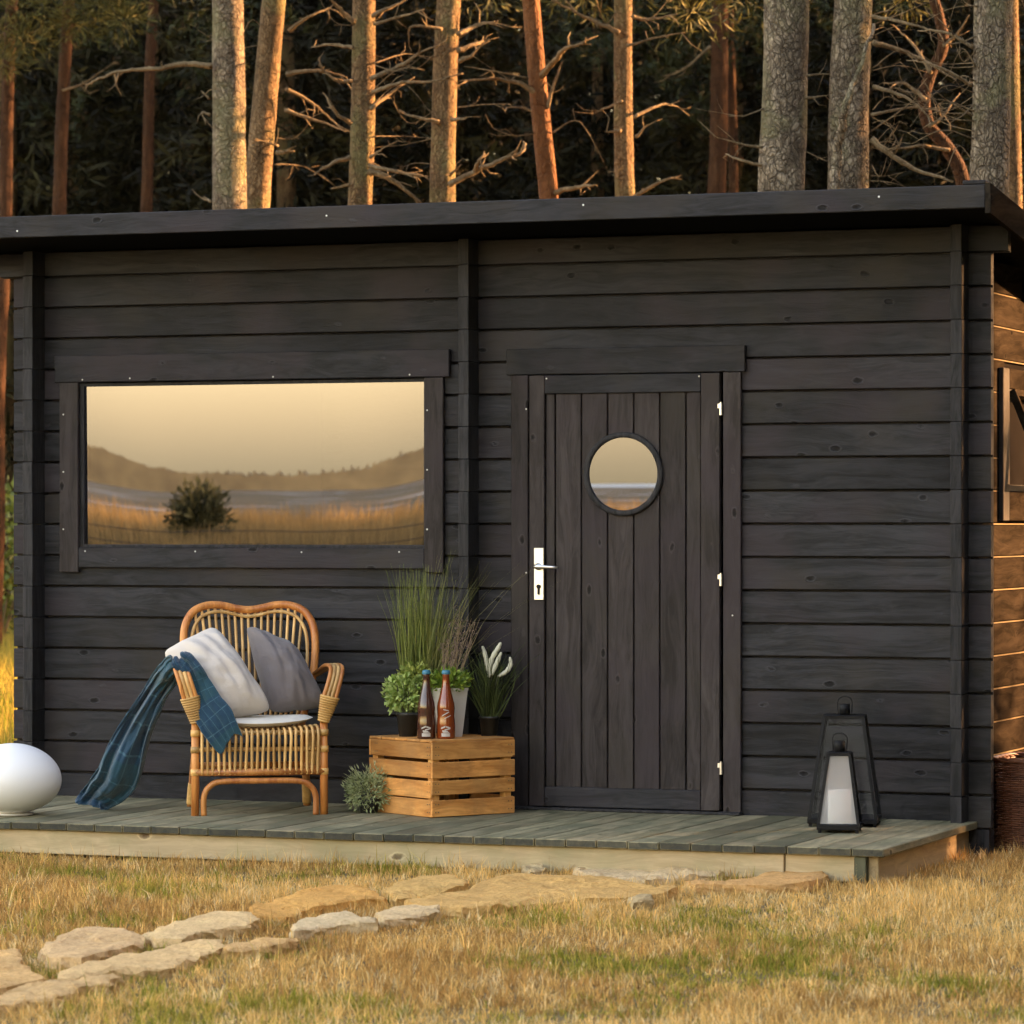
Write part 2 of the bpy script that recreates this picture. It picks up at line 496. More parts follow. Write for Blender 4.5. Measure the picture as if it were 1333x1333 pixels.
# roof: a slab falling to the back, boxed in by fascia boards
SL = 0.114
RX0, RX1, RY0, RY1 = -2.44, 2.141, -0.485, 3.35
def rz(y, off): return 2.626 - (y + 0.5) * SL + off
v = [(x, y, rz(y, o)) for o in (-0.050, -0.012) for x, y in ((RX0, RY0), (RX1, RY0), (RX1, RY1), (RX0, RY1))]
_r = MB().add(v, [(4, 5, 6, 7), (0, 1, 5, 4), (1, 2, 6, 5), (2, 3, 7, 6), (3, 0, 4, 7)]); _r.f.append((0, 3, 2, 1)); _r.m.append(1)
roof = part(_r, 'roof', [M['roof'], M['soffit']])
part(MB().cbox(RX0 - 0.02, RX1, -0.507, -0.486, 2.536, 2.626, 0.003), 'fascia_board', M['char_x'], roof, origin=(-0.15, -0.5, 2.58))
for xx in (RX1 + 0.001, RX0 - 0.022):
    m = MB()
    y0, y1 = -0.512, RY1
    v = [(x, y, rz(y, o)) for o in (-0.112, 0.004) for x, y in ((xx, y0), (xx + 0.021, y0), (xx + 0.021, y1), (xx, y1))]
    m.add(v, [(0, 3, 2, 1), (4, 5, 6, 7), (0, 1, 5, 4), (1, 2, 6, 5), (2, 3, 7, 6), (3, 0, 4, 7)])
    part(m, 'fascia_board', M['char_y'], roof, origin=(xx, 1.4, 2.5))
part(MB().cbox(RX1 - 0.09, RX1, -0.504, -0.43, 2.628, 2.644, 0.003), 'roof_edge_block', M['end'], roof, origin=(RX1, -.46, 2.63))

def screw(x, y, z, parent, r=0.0035):
    m = MB(); m.lathe([(r, 0), (r, 0.0012), (r * .6, 0.002)], 8)
    m.v = [(a, -c, b) for a, b, c in m.v]
    o = m.build('screw', M['screw']); o.location = (x, y, z)
    o.parent = parent; o.matrix_parent_inverse = Matrix.Translation(-Vector(parent.location))
for x in (-2.05, -0.62, 0.5, 1.72): screw(x, -0.5072, 2.58 + random.uniform(-.02, .02), roof, .004)

# panorama window
def sub(mb, name, mat, par, origin=None, smooth=False): return part(mb, name, mat, par, smooth, origin)
mw = MB()
fx0, fx1, fz0, fz1 = WIN
for a in ((fx0, fx0 + 0.02, fz0, fz1), (fx1 - 0.012, fx1, fz0, fz1), (fx0 + .02, fx1 - .012, fz0, fz0 + 0.012), (fx0 + .02, fx1 - .012, fz1 - 0.014, fz1)):
    mw.box(a[0], a[1], -0.004, 0.04, a[2], a[3])
window = part(mw, 'window', M['end'])
sub(MB().cbox(-2.105, -2.014, -0.024, -0.001, 1.113, 1.939, .003), 'casing_board', M['char_z'], window, (-2.06, 0, 1.5))
sub(MB().cbox(-0.386, -0.300, -0.024, -0.001, 1.118, 1.937, .003), 'casing_board', M['char_z'], window, (-0.34, 0, 1.5))
sub(MB().cbox(-2.128, -0.272, -0.028, -0.001, 1.9395, 2.056, .003), 'casing_board', M['char_x'], window, (-1.2, 0, 2.0))
sub(MB().cbox(-2.0135, -0.3865, -0.022, -0.001, 1.134, 1.221, .003), 'casing_board', M['char_x'], window, (-1.2, 0, 1.18))
for x, z in ((-1.99, 1.95), (-1.76, 1.953), (-1.08, 1.95), (-0.45, 1.95), (-1.98, 1.205), (-1.45, 1.205), (-0.95, 1.203), (-0.5, 1.205)):
    screw(x, -0.0285 if z > 1.5 else -0.0225, z, window)
for z in (1.30, 1.55, 1.80): screw(-2.085, -0.0245, z, window); screw(-0.372, -0.0245, z, window)
def bowed(u, w):
    # float glass is never quite flat: a slight lean and twist bends the mirrored shoreline
    x = fx0 + 0.012 + (fx1 - fx0 - 0.02) * u; z = fz0 + 0.006 + (fz1 - fz0 - 0.012) * w
    g = -0.0058 + 0.0030 * (2 * u - 1.1) ** 2 * (1.0 if u < .55 else 1.6) * -0.55 + 0.0004 * math.sin(9 * u) + 0.00003 * math.sin(31 * u + 2 * w)
    return (x, 0.012 + (z - 1.55) * g + 0.00002 * math.sin(11 * x + 4 * z), z)
sub(MB().grid(bowed, 140, 40), 'pane', M['pane'], window, smooth=True)

# door with round porthole
door = part(MB().box(0.088, 0.917, -0.002, 0.04, 0.152, 1.940), 'door', M['dark'])
def casing(x0, x1, z0, z1, y0, mat, name='casing_board'):
    return sub(MB().cbox(x0, x1, y0, -0.001, z0, z1, .003), name, mat, door, ((x0 + x1) / 2, 0, (z0 + z1) / 2))
casing(0.004, 0.080, 0.139, 1.941, -0.022, M['char_z']); casing(0.929, 1.005, 0.139, 1.941, -0.022, M['char_z'])
casing(-0.016, 1.024, 1.942, 2.050, -0.027, M['char_x'])
def stile(x0, x1, z0, z1, mat, name): return sub(MB().cbox(x0, x1, -0.030, -0.003, z0, z1, .0025), name, mat, door, ((x0 + x1) / 2, 0, (z0 + z1) / 2))
stile(0.088, 0.1545, 0.153, 1.938, M['char_z'], 'stile'); stile(0.837, 0.917, 0.153, 1.938, M['char_z'], 'stile')
stile(0.156, 0.8355, 1.862, 1.938, M['char_x'], 'rail'); stile(0.156, 0.8355, 0.153, 0.234, M['char_x'], 'rail')
bx = [0.156, 0.200, 0.315, 0.430, 0.544, 0.657, 0.770, 0.8355]
for a, b in zip(bx[:-1], bx[1:]):
    L = 1.861 - 0.235
    v, f = plank_mesh(L, b - a, 0.017, 0.0022, 0.0034)
    m = MB(); m.add([(z, y, x) for x, y, z in v], [q[::-1] for q in f])
    o = m.build('door_board', M['char_z']); o.location = ((a + b) / 2, -0.0195, (1.861 + 0.235) / 2)
    o.parent = door; o.matrix_parent_inverse = Matrix.Translation(-Vector(door.location))
PC = (0.5, 1.528)
m = MB(); N = 64
prof = [(0.150, -0.021), (0.150, -0.031), (0.153, -0.034), (0.169, -0.034), (0.173, -0.030), (0.173, -0.0205)]
for r, y in prof:
    for k in range(N):
        a = 2 * math.pi * k / N; m.v.append((PC[0] + r * math.cos(a), y, PC[1] + r * math.sin(a)))
for i in range(len(prof) - 1):
    for k in range(N):
        k2 = (k + 1) % N; m.f.append((i * N + k, i * N + k2, (i + 1) * N + k2, (i + 1) * N + k)); m.m.append(0)
sub(m, 'porthole_ring', M['end'], door, smooth=True)
def disc(r, y, lean=0.0):
    m = MB(); v = [(PC[0], y, PC[1])] + [(PC[0] + r * math.cos(2 * math.pi * k / N), y - r * math.sin(2 * math.pi * k / N) * lean, PC[1] + r * math.sin(2 * math.pi * k / N)) for k in range(N)]
    return m.add(v, [(0, (k + 1) % N + 1, k + 1) for k in range(N)])
sub(disc(0.1505, -0.0202), 'porthole_shade_disc', M['dark'], door)  # near-black disc put in for the unlit room behind the glass
sub(disc(0.1495, -0.0245, 0.0064), 'porthole_pane', M['pane'], door)
sub(MB().cbox(0.111, 0.155, -0.0375, -0.030, 1.007, 1.224, .002), 'handle_plate', M['steel'], door, (0.133, -.034, 1.1))
lv = MB(); lv.tube([(0.133, -0.038, 1.146), (0.133, -0.068, 1.146)], 0.008, 12); lv.tube([(0.127, -0.070, 1.146), (0.145, -0.072, 1.146), (0.200, -0.070, 1.144), (0.226, -0.068, 1.143)], [.009, .0085, .0065, .005], 12)
lv.tube([(0.133, -0.037, 1.146), (0.133, -0.046, 1.146)], 0.015, 16)
sub(lv, 'lever', M['steel'], door, smooth=True)
kc = MB(); kc.tube([(0.133, -0.037, 1.063), (0.133, -0.043, 1.063)], 0.009, 12); kc.box(0.1285, 0.1375, -0.042, -0.037, 1.030, 1.058)
sub(kc, 'key_cylinder', M['black_metal'], door)
for z in (1.79, 1.094, 0.326):
    h = MB(); h.tube([(0.923, -0.030, z - 0.024), (0.923, -0.030, z + 0.024)], 0.0065, 10); h.tube([(0.923, -0.030, z + 0.024), (0.923, -0.030, z + 0.029)], 0.004, 8); h.box(0.910, 0.921, -0.033, -0.029, z + 0.004, z + 0.022)
    sub(h, 'hinge', M['steel'], door)
for x, z in ((0.072, 1.80), (0.072, 1.12), (0.165, 1.925), (0.83, 1.925), (0.97, 0.95)): screw(x, -0.031 if z > 1.9 else -0.0225, z, door)
sub(MB().cbox(0.0, 1.01, -0.06, -0.003, 0.1385, 0.1500, .002), 'threshold', M['end'], door, (.5, -.03, .145))

# small window in the side wall, its sash tilted open
mw = MB()
sx = 1.949
for a in ((0.600, 0.640, 1.46, 1.88), (1.31, 1.35, 1.46, 1.88), (0.64, 1.31, 1.46, 1.485), (0.64, 1.31, 1.85, 1.88)):
    mw.box(1.93, sx + 0.012, a[0], a[1], a[2], a[3])
swin = part(mw, 'side_window', M['end'])
sub(MB().box(1.926, 1.9285, 0.60, 1.35, 1.46, 1.88), 'dark_opening_panel', M['dark'], swin)  # solid near-black panel in place of the shaded room inside
sub(MB().cbox(sx, sx + 0.022, 0.490, 0.598, 1.335, 1.965, .003), 'casing_board', M['end'], swin, (sx, .54, 1.65))
sub(MB().cbox(sx, sx + 0.022, 0.599, 1.45, 1.882, 1.965, .003), 'casing_board', M['char_y'], swin, (sx, 1.0, 1.92))
sub(MB().cbox(sx, sx + 0.022, 0.599, 1.45, 1.335, 1.458, .003), 'casing_board', M['char_y'], swin, (sx, 1.0, 1.4))
ss = MB()
for a in ((0, .026, 0, .40), (.644, .67, 0, .40), (.026, .644, 0, .03), (.026, .644, .37, .40)): ss.box(-0.012, 0.018, a[0], a[1], -a[3], -a[2])
sash = ss.build('sash', M['char_y']); sash.location = (sx + 0.016, 0.64, 1.875); sash.rotation_euler = (0, R(-22), 0)
sash.parent = swin
sp = MB().box(0.002, 0.006, .04, .63, -.36, -.04).build('sash_pane', M['clear']); sp.parent = sash

# ------------------------------------------------------------------ deck
deck = empty('timber_deck', (-0.4, -0.7, 0.02))
tag(deck, 'low weathered timber deck running along the cabin front', 'deck')
inv = Matrix.Translation(-Vector(deck.location))
def dpart(o):
    o.parent = deck; o.matrix_parent_inverse = inv; return o
bw = 0.119
def board_mesh():
    m = MB().cbox(-bw / 2, bw / 2, -0.70, 0.70, -0.0145, 0.0145, 0.003)
    me = bpy.data.meshes.new('deck_board'); me.from_pydata(m.v, [], m.f); me.materials.append(M['deck']); me.materials.append(M['deck_end'])
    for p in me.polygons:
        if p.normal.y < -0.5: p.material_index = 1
    me.update(); return me
bm_ = board_mesh()
x = 1.985 - bw / 2
while x > -2.9:
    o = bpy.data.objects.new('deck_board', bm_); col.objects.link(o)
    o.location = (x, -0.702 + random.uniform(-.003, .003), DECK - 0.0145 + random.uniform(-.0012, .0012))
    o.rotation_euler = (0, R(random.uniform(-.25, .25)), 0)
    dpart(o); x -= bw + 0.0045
dpart(MB().cbox(-2.95, 1.600, -1.378, -1.335, 0.014, 0.107, .003).build('beam', M['beam'], origin=(-.6, -1.35, .06)))
dpart(MB().cbox(1.603, 1.868, -1.370, -1.335, 0.012, 0.107, .003).build('beam', M['beam'], origin=(1.7, -1.35, .06)))
dpart(MB().cbox(1.870, 1.915, -1.385, -1.30, 0.0, 0.107, .003).build('post', M['post'], origin=(1.9, -1.35, .05)))
dpart(MB().cbox(1.916, 1.955, -1.36, -0.02, 0.0, 0.107, .003).build('beam', M['beam_y'], origin=(1.93, -.7, .05)))
for y in (-0.95, -0.5, -0.06): dpart(MB().box(-2.95, 1.90, y - 0.022, y + 0.022, 0.0, 0.107).build('joist', M['post'], origin=(-.5, y, .05)))
# ------------------------------------------------------------------ rattan armchair
def cane(name, c1, c2, axis=2):
    return wood(name, c1, c2, axis, knots=False, rough=0.42, spread=0.5, grain=0.8, bumps=0.2)
M['rattan'] = cane('rattan_frame', (0.34, 0.10, 0.022), (0.60, 0.235, 0.06))
M['cane'] = cane('rattan_canes', (0.50, 0.25, 0.075), (0.76, 0.46, 0.18))
M['wrap'] = cane('rattan_binding', (0.48, 0.25, 0.07), (0.66, 0.38, 0.13), 0)
def smooth_path(pts, n=6):
    P = [Vector(p) for p in pts]; out = []
    for i in range(len(P) - 1):
        p0, p1, p2, p3 = P[max(i - 1, 0)], P[i], P[i + 1], P[min(i + 2, len(P) - 1)]
        for k in range(n):
            t = k / n
            out.append(0.5 * ((2 * p1) + (p2 - p0) * t + (2 * p0 - 5 * p1 + 4 * p2 - p3) * t * t + (3 * p1 - p0 - 3 * p2 + p3) * t ** 3))
    out.append(P[-1]); return out
def tpart(parent, name, mat, paths, n=10, smooth=True):
    for p, r in paths: o = MB().tube(p, r, n).build(name, mat, parent, smooth)
    return o
CH = Vector((-0.8235, -0.7175, DECK)); CHR = R(30)
chair = empty('rattan_armchair', CH, CHR)
tag(chair, 'honey coloured rattan armchair with a curved slatted back, standing on the deck', 'armchair')
for s in (-1, 1):
    tpart(chair, 'leg', M['rattan'], [([(s * .2625, 0, 0), (s * .262, 0, .2), (s * .262, .004, .40)], [.0165, .0165, .016])], 12)
    tpart(chair, 'leg', M['rattan'], [(smooth_path([(s * .245, .50, 0), (s * .235, .46, .16), (s * .222, .425, .34)]), .0165)], 12)
    tpart(chair, 'leg_binding', M['wrap'], [([(s * (.2447 - .001 * 0) + (-s * .0006 * k), .4987 - .0025 * k, .012 + .0095 * k) for k in (0, 1)] if False else smooth_path([(s * .244, .496, .014), (s * .240, .48, .075), (s * .238, .472, .10)]), .0195)], 12)
def band(z, y, hw, r): return ([(-hw, y, z), (0, y - 0.003, z), (hw, y, z)], r)
tpart(chair, 'bottom_rail', M['rattan'], [band(.176, -.004, .262, .0155)], 12)
tpart(chair, 'rail', M['cane'], [band(.268, -.004, .258, .0095), band(.335, .0, .258, .0095)], 10)
tpart(chair, 'hoop', M['rattan'], [(smooth_path([(-.228, -.006, 0), (-.228, -.006, .075), (-.205, -.006, .118), (-.155, -.006, .138), (0, -.008, .140), (.155, -.006, .138), (.205, -.006, .118), (.228, -.006, .075), (.228, -.006, 0)]), .0125)], 12)
tpart(chair, 'rail', M['rattan'], [([(s * .262, 0, .176), (s * .236, .46, .176)], .013) for s in (-1, 1)] + [([(s * .262, 0, .335), (s * .223, .43, .335)], .013) for s in (-1, 1)] + [([(-.236, .46, .176), (.236, .46, .176)], .013), ([(-.223, .43, .33), (.223, .43, .33)], .013)], 10)
for z, y in ((.176, 0), (.268, 0), (.335, 0), (.395, .003)):
    tpart(chair, 'joint_binding', M['wrap'], [([(s * .262, y, z - .013), (s * .262, y, z + .013)], .0195) for s in (-1, 1)], 12)
NC = 22
for k in range(NC):
    x = -.236 + .472 * k / (NC - 1); q = 1 - (x / .24) ** 2
    wob = random.uniform(-.0025, .0025)
    tpart(chair, 'seat_cane', M['cane'], [(smooth_path([(x + wob, -.014, .166), (x, -.018, .24), (x - wob, -.022 - .012 * q, .315 - .004 * q), (x, -.006 - .014 * q, .352 - .012 * q), (x * .99, .05, .362 - .016 * q), (x * .95, .22, .345 - .02 * q), (x * .9, .42, .335)], 5), .0063)], 6)
for s in (-1, 1):
    for k in range(9):
        y = .05 + .042 * k
        tpart(chair, 'side_cane', M['cane'], [([(s * (.264 - .055 * y), y, .17), (s * (.266 - .06 * y), y, .33)], .006)], 6)
# back: a butterfly shaped loop, a thinner loop inside it and upright canes
def backy(z): return .425 + (z - .33) * .235
half = [(.205, .33), (.238, .45), (.268, .58), (.276, .69), (.266, .765), (.232, .818), (.175, .842), (.115, .843), (.055, .830), (0, .823)]
loop = [(-x, z) for x, z in half] + half[:-1][::-1]
P3 = lambda x, z, dy=0: (x, backy(z) - .035 * (abs(x) / .27) ** 2 + dy, z)
tpart(chair, 'back_frame', M['rattan'], [(smooth_path([P3(x, z) for x, z in loop], 6), .0165)], 12)
tpart(chair, 'back_inner_loop', M['cane'], [(smooth_path([P3(x * .88, .33 + (z - .33) * .945, -.006) for x, z in loop], 6), .0075)], 8)
def looptop(x):
    x = abs(x); pts = [(0, .823), (.055, .830), (.115, .843), (.175, .842), (.232, .818), (.266, .765)]
    for (a, za), (b, zb) in zip(pts, pts[1:]):
        if a <= x <= b: return za + (zb - za) * (x - a) / (b - a)
    return .75
for k in range(17):
    x = -.225 + .45 * k / 16; z1 = looptop(x) - .012
    tpart(chair, 'back_cane', M['cane'], [(smooth_path([P3(x * .72, .34), P3(x * .86, .55, -.004), P3(x, z1)], 5), .0062)], 6)
# arms: four canes side by side, bound near the front
for s in (-1, 1):
    ax = lambda o: [(s * (.258 + o * .2), -.006 - abs(o) * .1, .375), (s * (.276 + o), -.014, .45), (s * (.300 + o), -.014, .53), (s * (.314 + o), .006, .578), (s * (.318 + o), .06, .600), (s * (.314 + o * .9), .22, .60), (s * (.296 + o * .6), .37, .575), (s * (.262 + o * .3), .468, .545)]
    for o in (-.024, -.008, .008, .024):
        tpart(chair, 'arm_cane', M['cane' if abs(o) < .01 else 'rattan'], [(smooth_path(ax(o), 5), .0088)], 8)
    bnd = MB()
    nb = 11
    for k in range(nb):
        t = k / (nb - 1); c = Vector(ax(0)[0]).lerp(Vector(ax(0)[1]), .1) .lerp(Vector(ax(0)[2]) * .35 + Vector(ax(0)[1]) * .65, t)
        d = (Vector(ax(0)[1]) - Vector(ax(0)[0])).normalized(); e = Vector((1, 0, 0)) - d * d.x; e.normalize(); g = d.cross(e)
        hw = .021 + .016 * t
        ring = [c + e * (hw * math.cos(a)) + g * (.0145 * math.sin(a)) for a in [2 * math.pi * q / 16 for q in range(16)]]
        bnd.tube(ring, .0052, 5, closed=True)
    bnd.build('arm_binding', M['wrap'], chair, True)

def fabric(name, c, weave=900.0, rough=0.9, var=0.10, sheen=0.2):
    nt = NT(name)
    v, _ = obj_coord(nt, False)
    w = nt.noise(v, weave, 2, 0.7); b = nt.noise(v, 9, 4, 0.55); cr = nt.noise(nt.vmath('MULTIPLY', v, (1.0, 1.0, 2.4)), 11, 4, 0.6)
    colr = nt.mix(nt.math('MULTIPLY', w, 0.5), tuple(x * (1 - var) for x in c), tuple(min(1, x * (1 + var)) for x in c))
    h = nt.math('ADD', nt.math('MULTIPLY', w, 0.06), nt.math('ADD', nt.math('MULTIPLY', b, 0.5), nt.math('MULTIPLY', cr, 0.6)))
    nt.set(Base_Color=colr, Roughness=rough, Sheen_Weight=sheen, Normal=nt.bump(h, 0.55, 0.012))
    return nt.mat
M['beige'] = fabric('beige_linen', (0.66, 0.58, 0.51))
M['mauve'] = fabric('mauve_cotton', (0.17, 0.145, 0.145))
M['offwhite'] = fabric('off_white_pad', (0.78, 0.72, 0.62))
CHM = Matrix.Translation(CH) @ Matrix.Rotation(CHR, 4, 'Z')
def pillow(name, mat, corners, th, seed, label, cat='cushion', group=None, pinch=0.055, bow=1.0):
    C = [CHM @ Vector(c) for c in corners]              # tl, tr, br, bl
    ctr = sum(C, Vector()) / 4
    nrm = ((C[2] - C[0]).cross(C[3] - C[1])).normalized()
    if nrm.dot(CAM - ctr) < 0: nrm = -nrm
    m = MB(); N = 30
    def side(sg):
        def fn(u, w):
            # edges bow inwards between the corners
            pu, pw = 2 * u - 1, 2 * w - 1
            rc = 1 - .10 * (pu * pw) ** 4; pu, pw = pu * rc, pw * rc
            uu = .5 + .5 * pu * (1 - pinch * (1 - pw * pw)); ww = .5 + .5 * pw * (1 - pinch * (1 - pu * pu))
            p = C[0] * (1 - uu) * (1 - ww) + C[1] * uu * (1 - ww) + C[2] * uu * ww + C[3] * (1 - uu) * ww
            q = max(0, (1 - (2 * u - 1) ** 2) * (1 - (2 * w - 1) ** 2)); bulge = th / 2 * q ** 0.5
            cr = mnoise.noise(Vector((u * 4.2, w * 4.2, seed + sg))) * .016 + abs(mnoise.noise(Vector((u * 7, w * 2.3, seed + 4 + sg)))) * -.020 + abs(mnoise.noise(Vector((u * 3.1 + w * 4, w * 9 - u * 5, seed + 7)))) * -.012
            cr += .010 * math.sin(9 * math.atan2(pw, pu) + seed) * min(1, (abs(pu) ** 3 + abs(pw) ** 3)) * q ** .3
            return p + nrm * sg * (bulge + cr * q ** .25)
        return fn
    for sg in (1, -1): m.grid(side(sg), N, N)
    # turn the back half's faces round
    nf = N * N
    m.f[nf:] = [f[::-1] for f in m.f[nf:]]
    o = m.build(name, mat, None, True, origin=tuple(ctr))
    import bmesh
    bm = bmesh.new(); bm.from_mesh(o.data); bmesh.ops.remove_doubles(bm, verts=bm.verts, dist=.0008); bmesh.ops.recalc_face_normals(bm, faces=bm.faces); bm.to_mesh(o.data); bm.free()
    tag(o, label, cat, group)
    return o
pillow('cushion', M['mauve'], [(-.035, .40, .775), (.185, .37, .675), (.31, .24, .425), (.055, .20, .395)], .25, 3.3, 'grey mauve cushion leaning on the right arm of the rattan armchair', group='cushions on the armchair')
pillow('cushion', M['beige'], [(-.400, .16, .665), (-.165, .33, .775), (.075, .12, .410), (-.165, .05, .375)], .26, 8.1, 'pale beige linen cushion poking over the left arm of the armchair', group='cushions on the armchair')
def pad(u, w, sg):
    pu, pw = 2 * u - 1, 2 * w - 1
    a = math.atan2(pw, pu); r = max(abs(pu), abs(pw))
    x, y = math.cos(a) * r * .236, .198 + math.sin(a) * r * .208
    q = 1 - (x / .24) ** 2
    return CHM @ Vector((x, y, .372 - .016 * q + sg * .020 * (max(0, 1 - r ** 4)) ** .5 + .016))
mp = MB()
for sg in (1, -1):
    n0 = len(mp.f); mp.grid(lambda u, w: pad(u, w, sg), 20, 20)
    if sg < 0: mp.f[n0:] = [f[::-1] for f in mp.f[n0:]]
tag(mp.build('seat_pad', M['offwhite'], None, True), 'thin off-white round seat pad under the cushions of the armchair', 'seat pad')

# throw: a bundled check blanket over the left arm
nt = NT('blue_check_throw')
uvn = nt.n('ShaderNodeUVMap'); uvn.uv_map = 'UVMap'
sepx = nt.n('ShaderNodeSeparateXYZ'); nt.l(uvn.outputs[0], sepx.inputs[0])
def lines(s, n, w):
    return nt.math('LESS_THAN', nt.math('PINGPONG', nt.math('MULTIPLY', s, n), 0.5), w)
vz, _ = obj_coord(nt, False)
nz = nt.noise(vz, 60, 4, 0.6)
ln = nt.math('MAXIMUM', lines(sepx.outputs[0], 5.0, 0.030), lines(sepx.outputs[1], 17.0, 0.030))
bigc = nt.math('GREATER_THAN', nt.math('PINGPONG', nt.math('MULTIPLY', sepx.outputs[1], 3.4), 0.5), 0.25)
base = nt.mix(bigc, (0.004, 0.030, 0.062), (0.005, 0.045, 0.060))
base = nt.mix(nt.math('MULTIPLY', nz, 0.5), base, (0.008, 0.085, 0.15))
nt.set(Base_Color=nt.mix(nt.math('MULTIPLY', ln, nt.math('MULTIPLY', nz, .8)), base, (0.08, 0.20, 0.25)), Roughness=0.95, Sheen_Weight=0.3, Normal=nt.bump(nt.noise(vz, 700, 2, 0.7), 0.4, 0.003))
M['throw'] = nt.mat
path = smooth_path([(-.655, .42, .010), (-.625, .40, .055), (-.565, .345, .15), (-.485, .25, .33), (-.405, .15, .51), (-.352, .08, .585), (-.318, .04, .616), (-.283, .02, .595), (-.262, .015, .53), (-.228, -.012, .45), (-.178, -.034, .385), (-.128, -.036, .302)], 7)
wid = [.082, .085, .080, .068, .052, .045, .046, .052, .060, .072, .080, .055]
amp = [.013, .013, .014, .014, .012, .008, .006, .006, .006, .006, .004, .002]
NP = len(path)
def interp(a, t):
    x = t * (len(a) - 1); i = min(int(x), len(a) - 2); return a[i] + (a[i + 1] - a[i]) * (x - i)
m = MB()
def throw(u, w):
    i = min(int(w * (NP - 1)), NP - 2); fr = w * (NP - 1) - i
    p = path[i].lerp(path[i + 1], fr); d = (path[i + 1] - path[i]).normalized()
    inner = max(0, min(1, (w - .55) / .2))
    latv = Vector((.80, -.45, .18)).lerp(Vector((.75, -.05, .62)), inner)
    latv = (latv - d * latv.dot(d)).normalized(); nv = d.cross(latv).normalized()
    if nv.dot(Vector((0.1, -1, .2))) < 0: nv = -nv
    pu = 2 * u - 1
    hw, am = interp(wid, w), interp(amp, w)
    hw *= 1 + .30 * mnoise.noise(Vector((w * 7, pu * .6, 9)))
    cyl = (1 - inner)
    fold = am * (math.sin(pu * 7.5 + 5 * w) + .6 * math.sin(pu * 15 + 9 * w + 1.3)) + cyl * (.026 * mnoise.noise(Vector((pu * 1.8, w * 8, 2))) + .016 * mnoise.noise(Vector((pu * 4.5, w * 17, 5))) + .007 * mnoise.noise(Vector((pu * 9, w * 36, 8)))) + .006 * mnoise.noise(Vector((pu * 3, w * 14, 3)))
    side_ = hw * math.sin(pu * (math.pi / 2 * .98)) * cyl + hw * pu * inner
    dep = cyl * hw * .55 * (math.cos(pu * math.pi / 2) - .3)
    hem = d * (.03 * math.sin(pu * 3 + .5)) * (max(0, 1 - w * 9) + max(0, (w - .93) * 14) * -1.2 * (abs(pu)))
    return CHM @ (p + latv * (side_ + cyl * .018 * mnoise.noise(Vector((w * 9, 4, 1)))) + nv * (dep + fold * (.5 + .5 * cyl)) + hem)
def throw_z(u, w):
    q = throw(u, w); q.z = max(q.z, DECK + .004); return q
m.grid(throw_z, 60, 150, uv=True)
# underside: a second layer so that the cloth has thickness
o = m.build('throw_blanket', M['throw'], None, True)
md = o.modifiers.new('cloth', 'SOLIDIFY'); md.thickness = 0.006; md.offset = -1
tag(o, 'dark blue check throw hanging over the left chair arm down to the deck', 'blanket')

# ------------------------------------------------------------------ crate
CRM = Vector((-0.112, -0.606, DECK)); CRA = R(58)
L1, L2, HC = 0.418, 0.445, 0.303
crate = empty('wooden_crate', CRM, CRA)
tag(crate, 'slatted pine crate turned cornerwise on the deck, carrying plants and bottles', 'crate')
hs = [(0.002, 0.070), (0.090, 0.147), (0.158, 0.222), (0.233, 0.301)]
def cr_part(name, x0, x1, y0, y1, z0, z1):
    # grain along the longest side
    m = MB().cbox(-(x1 - x0) / 2, (x1 - x0) / 2, -(y1 - y0) / 2, (y1 - y0) / 2, -(z1 - z0) / 2, (z1 - z0) / 2, .002)
    dims = (x1 - x0, y1 - y0, z1 - z0); ax = dims.index(max(dims))
    o = m.build(name, M['crate'] if ax == 0 else crate_mats[ax], crate)
    o.location = ((x0 + x1) / 2, (y0 + y1) / 2, (z0 + z1) / 2)
    return o
crate_mats = {1: wood('crate_slats_cross', (0.44, 0.165, 0.042), (0.70, 0.32, 0.095), 1, knot=(.12, .04, .012), rough=0.65, spread=0.5, kscale=1.6, spec=.2, stain=((.30, .15, .06), .5)), 2: wood('crate_battens', (0.56, 0.22, 0.055), (0.78, 0.40, 0.12), 2, knot=(.12, .04, .012), rough=0.6, spread=0.3)}
for (z0, z1) in hs:
    r = lambda: random.uniform(-.0015, .0015)
    cr_part('slat', 0.0, L1, 0 + r(), .010, z0 + r(), z1 + r())
    cr_part('slat', 0.0, L1, L2 - .010, L2, z0 + r(), z1 + r())
    z0l, z1l = (z0 + (-.014 if z0 > .05 and z0 < .1 else 0)), z1
    cr_part('slat', 0 + r(), .010, .0105, L2 - .0105, z0l + r(), z1l + r())
    cr_part('slat', L1 - .010, L1, .0105, L2 - .0105, z0 + r(), z1 + r())
for xx, yy in ((.011, .011), (L1 - .045, .011), (.011, L2 - .045), (L1 - .045, L2 - .045)): cr_part('batten', xx, xx + .034, yy, yy + .034, .002, .300)
for k in range(5):
    cr_part('top_board', .001, L1 - .001, .002 + k * L2 / 5, (k + 1) * L2 / 5 - .002, HC - .0015, HC + .0085)
cr_part('base_board', .012, L1 - .012, .012, L2 - .012, .004, .012)
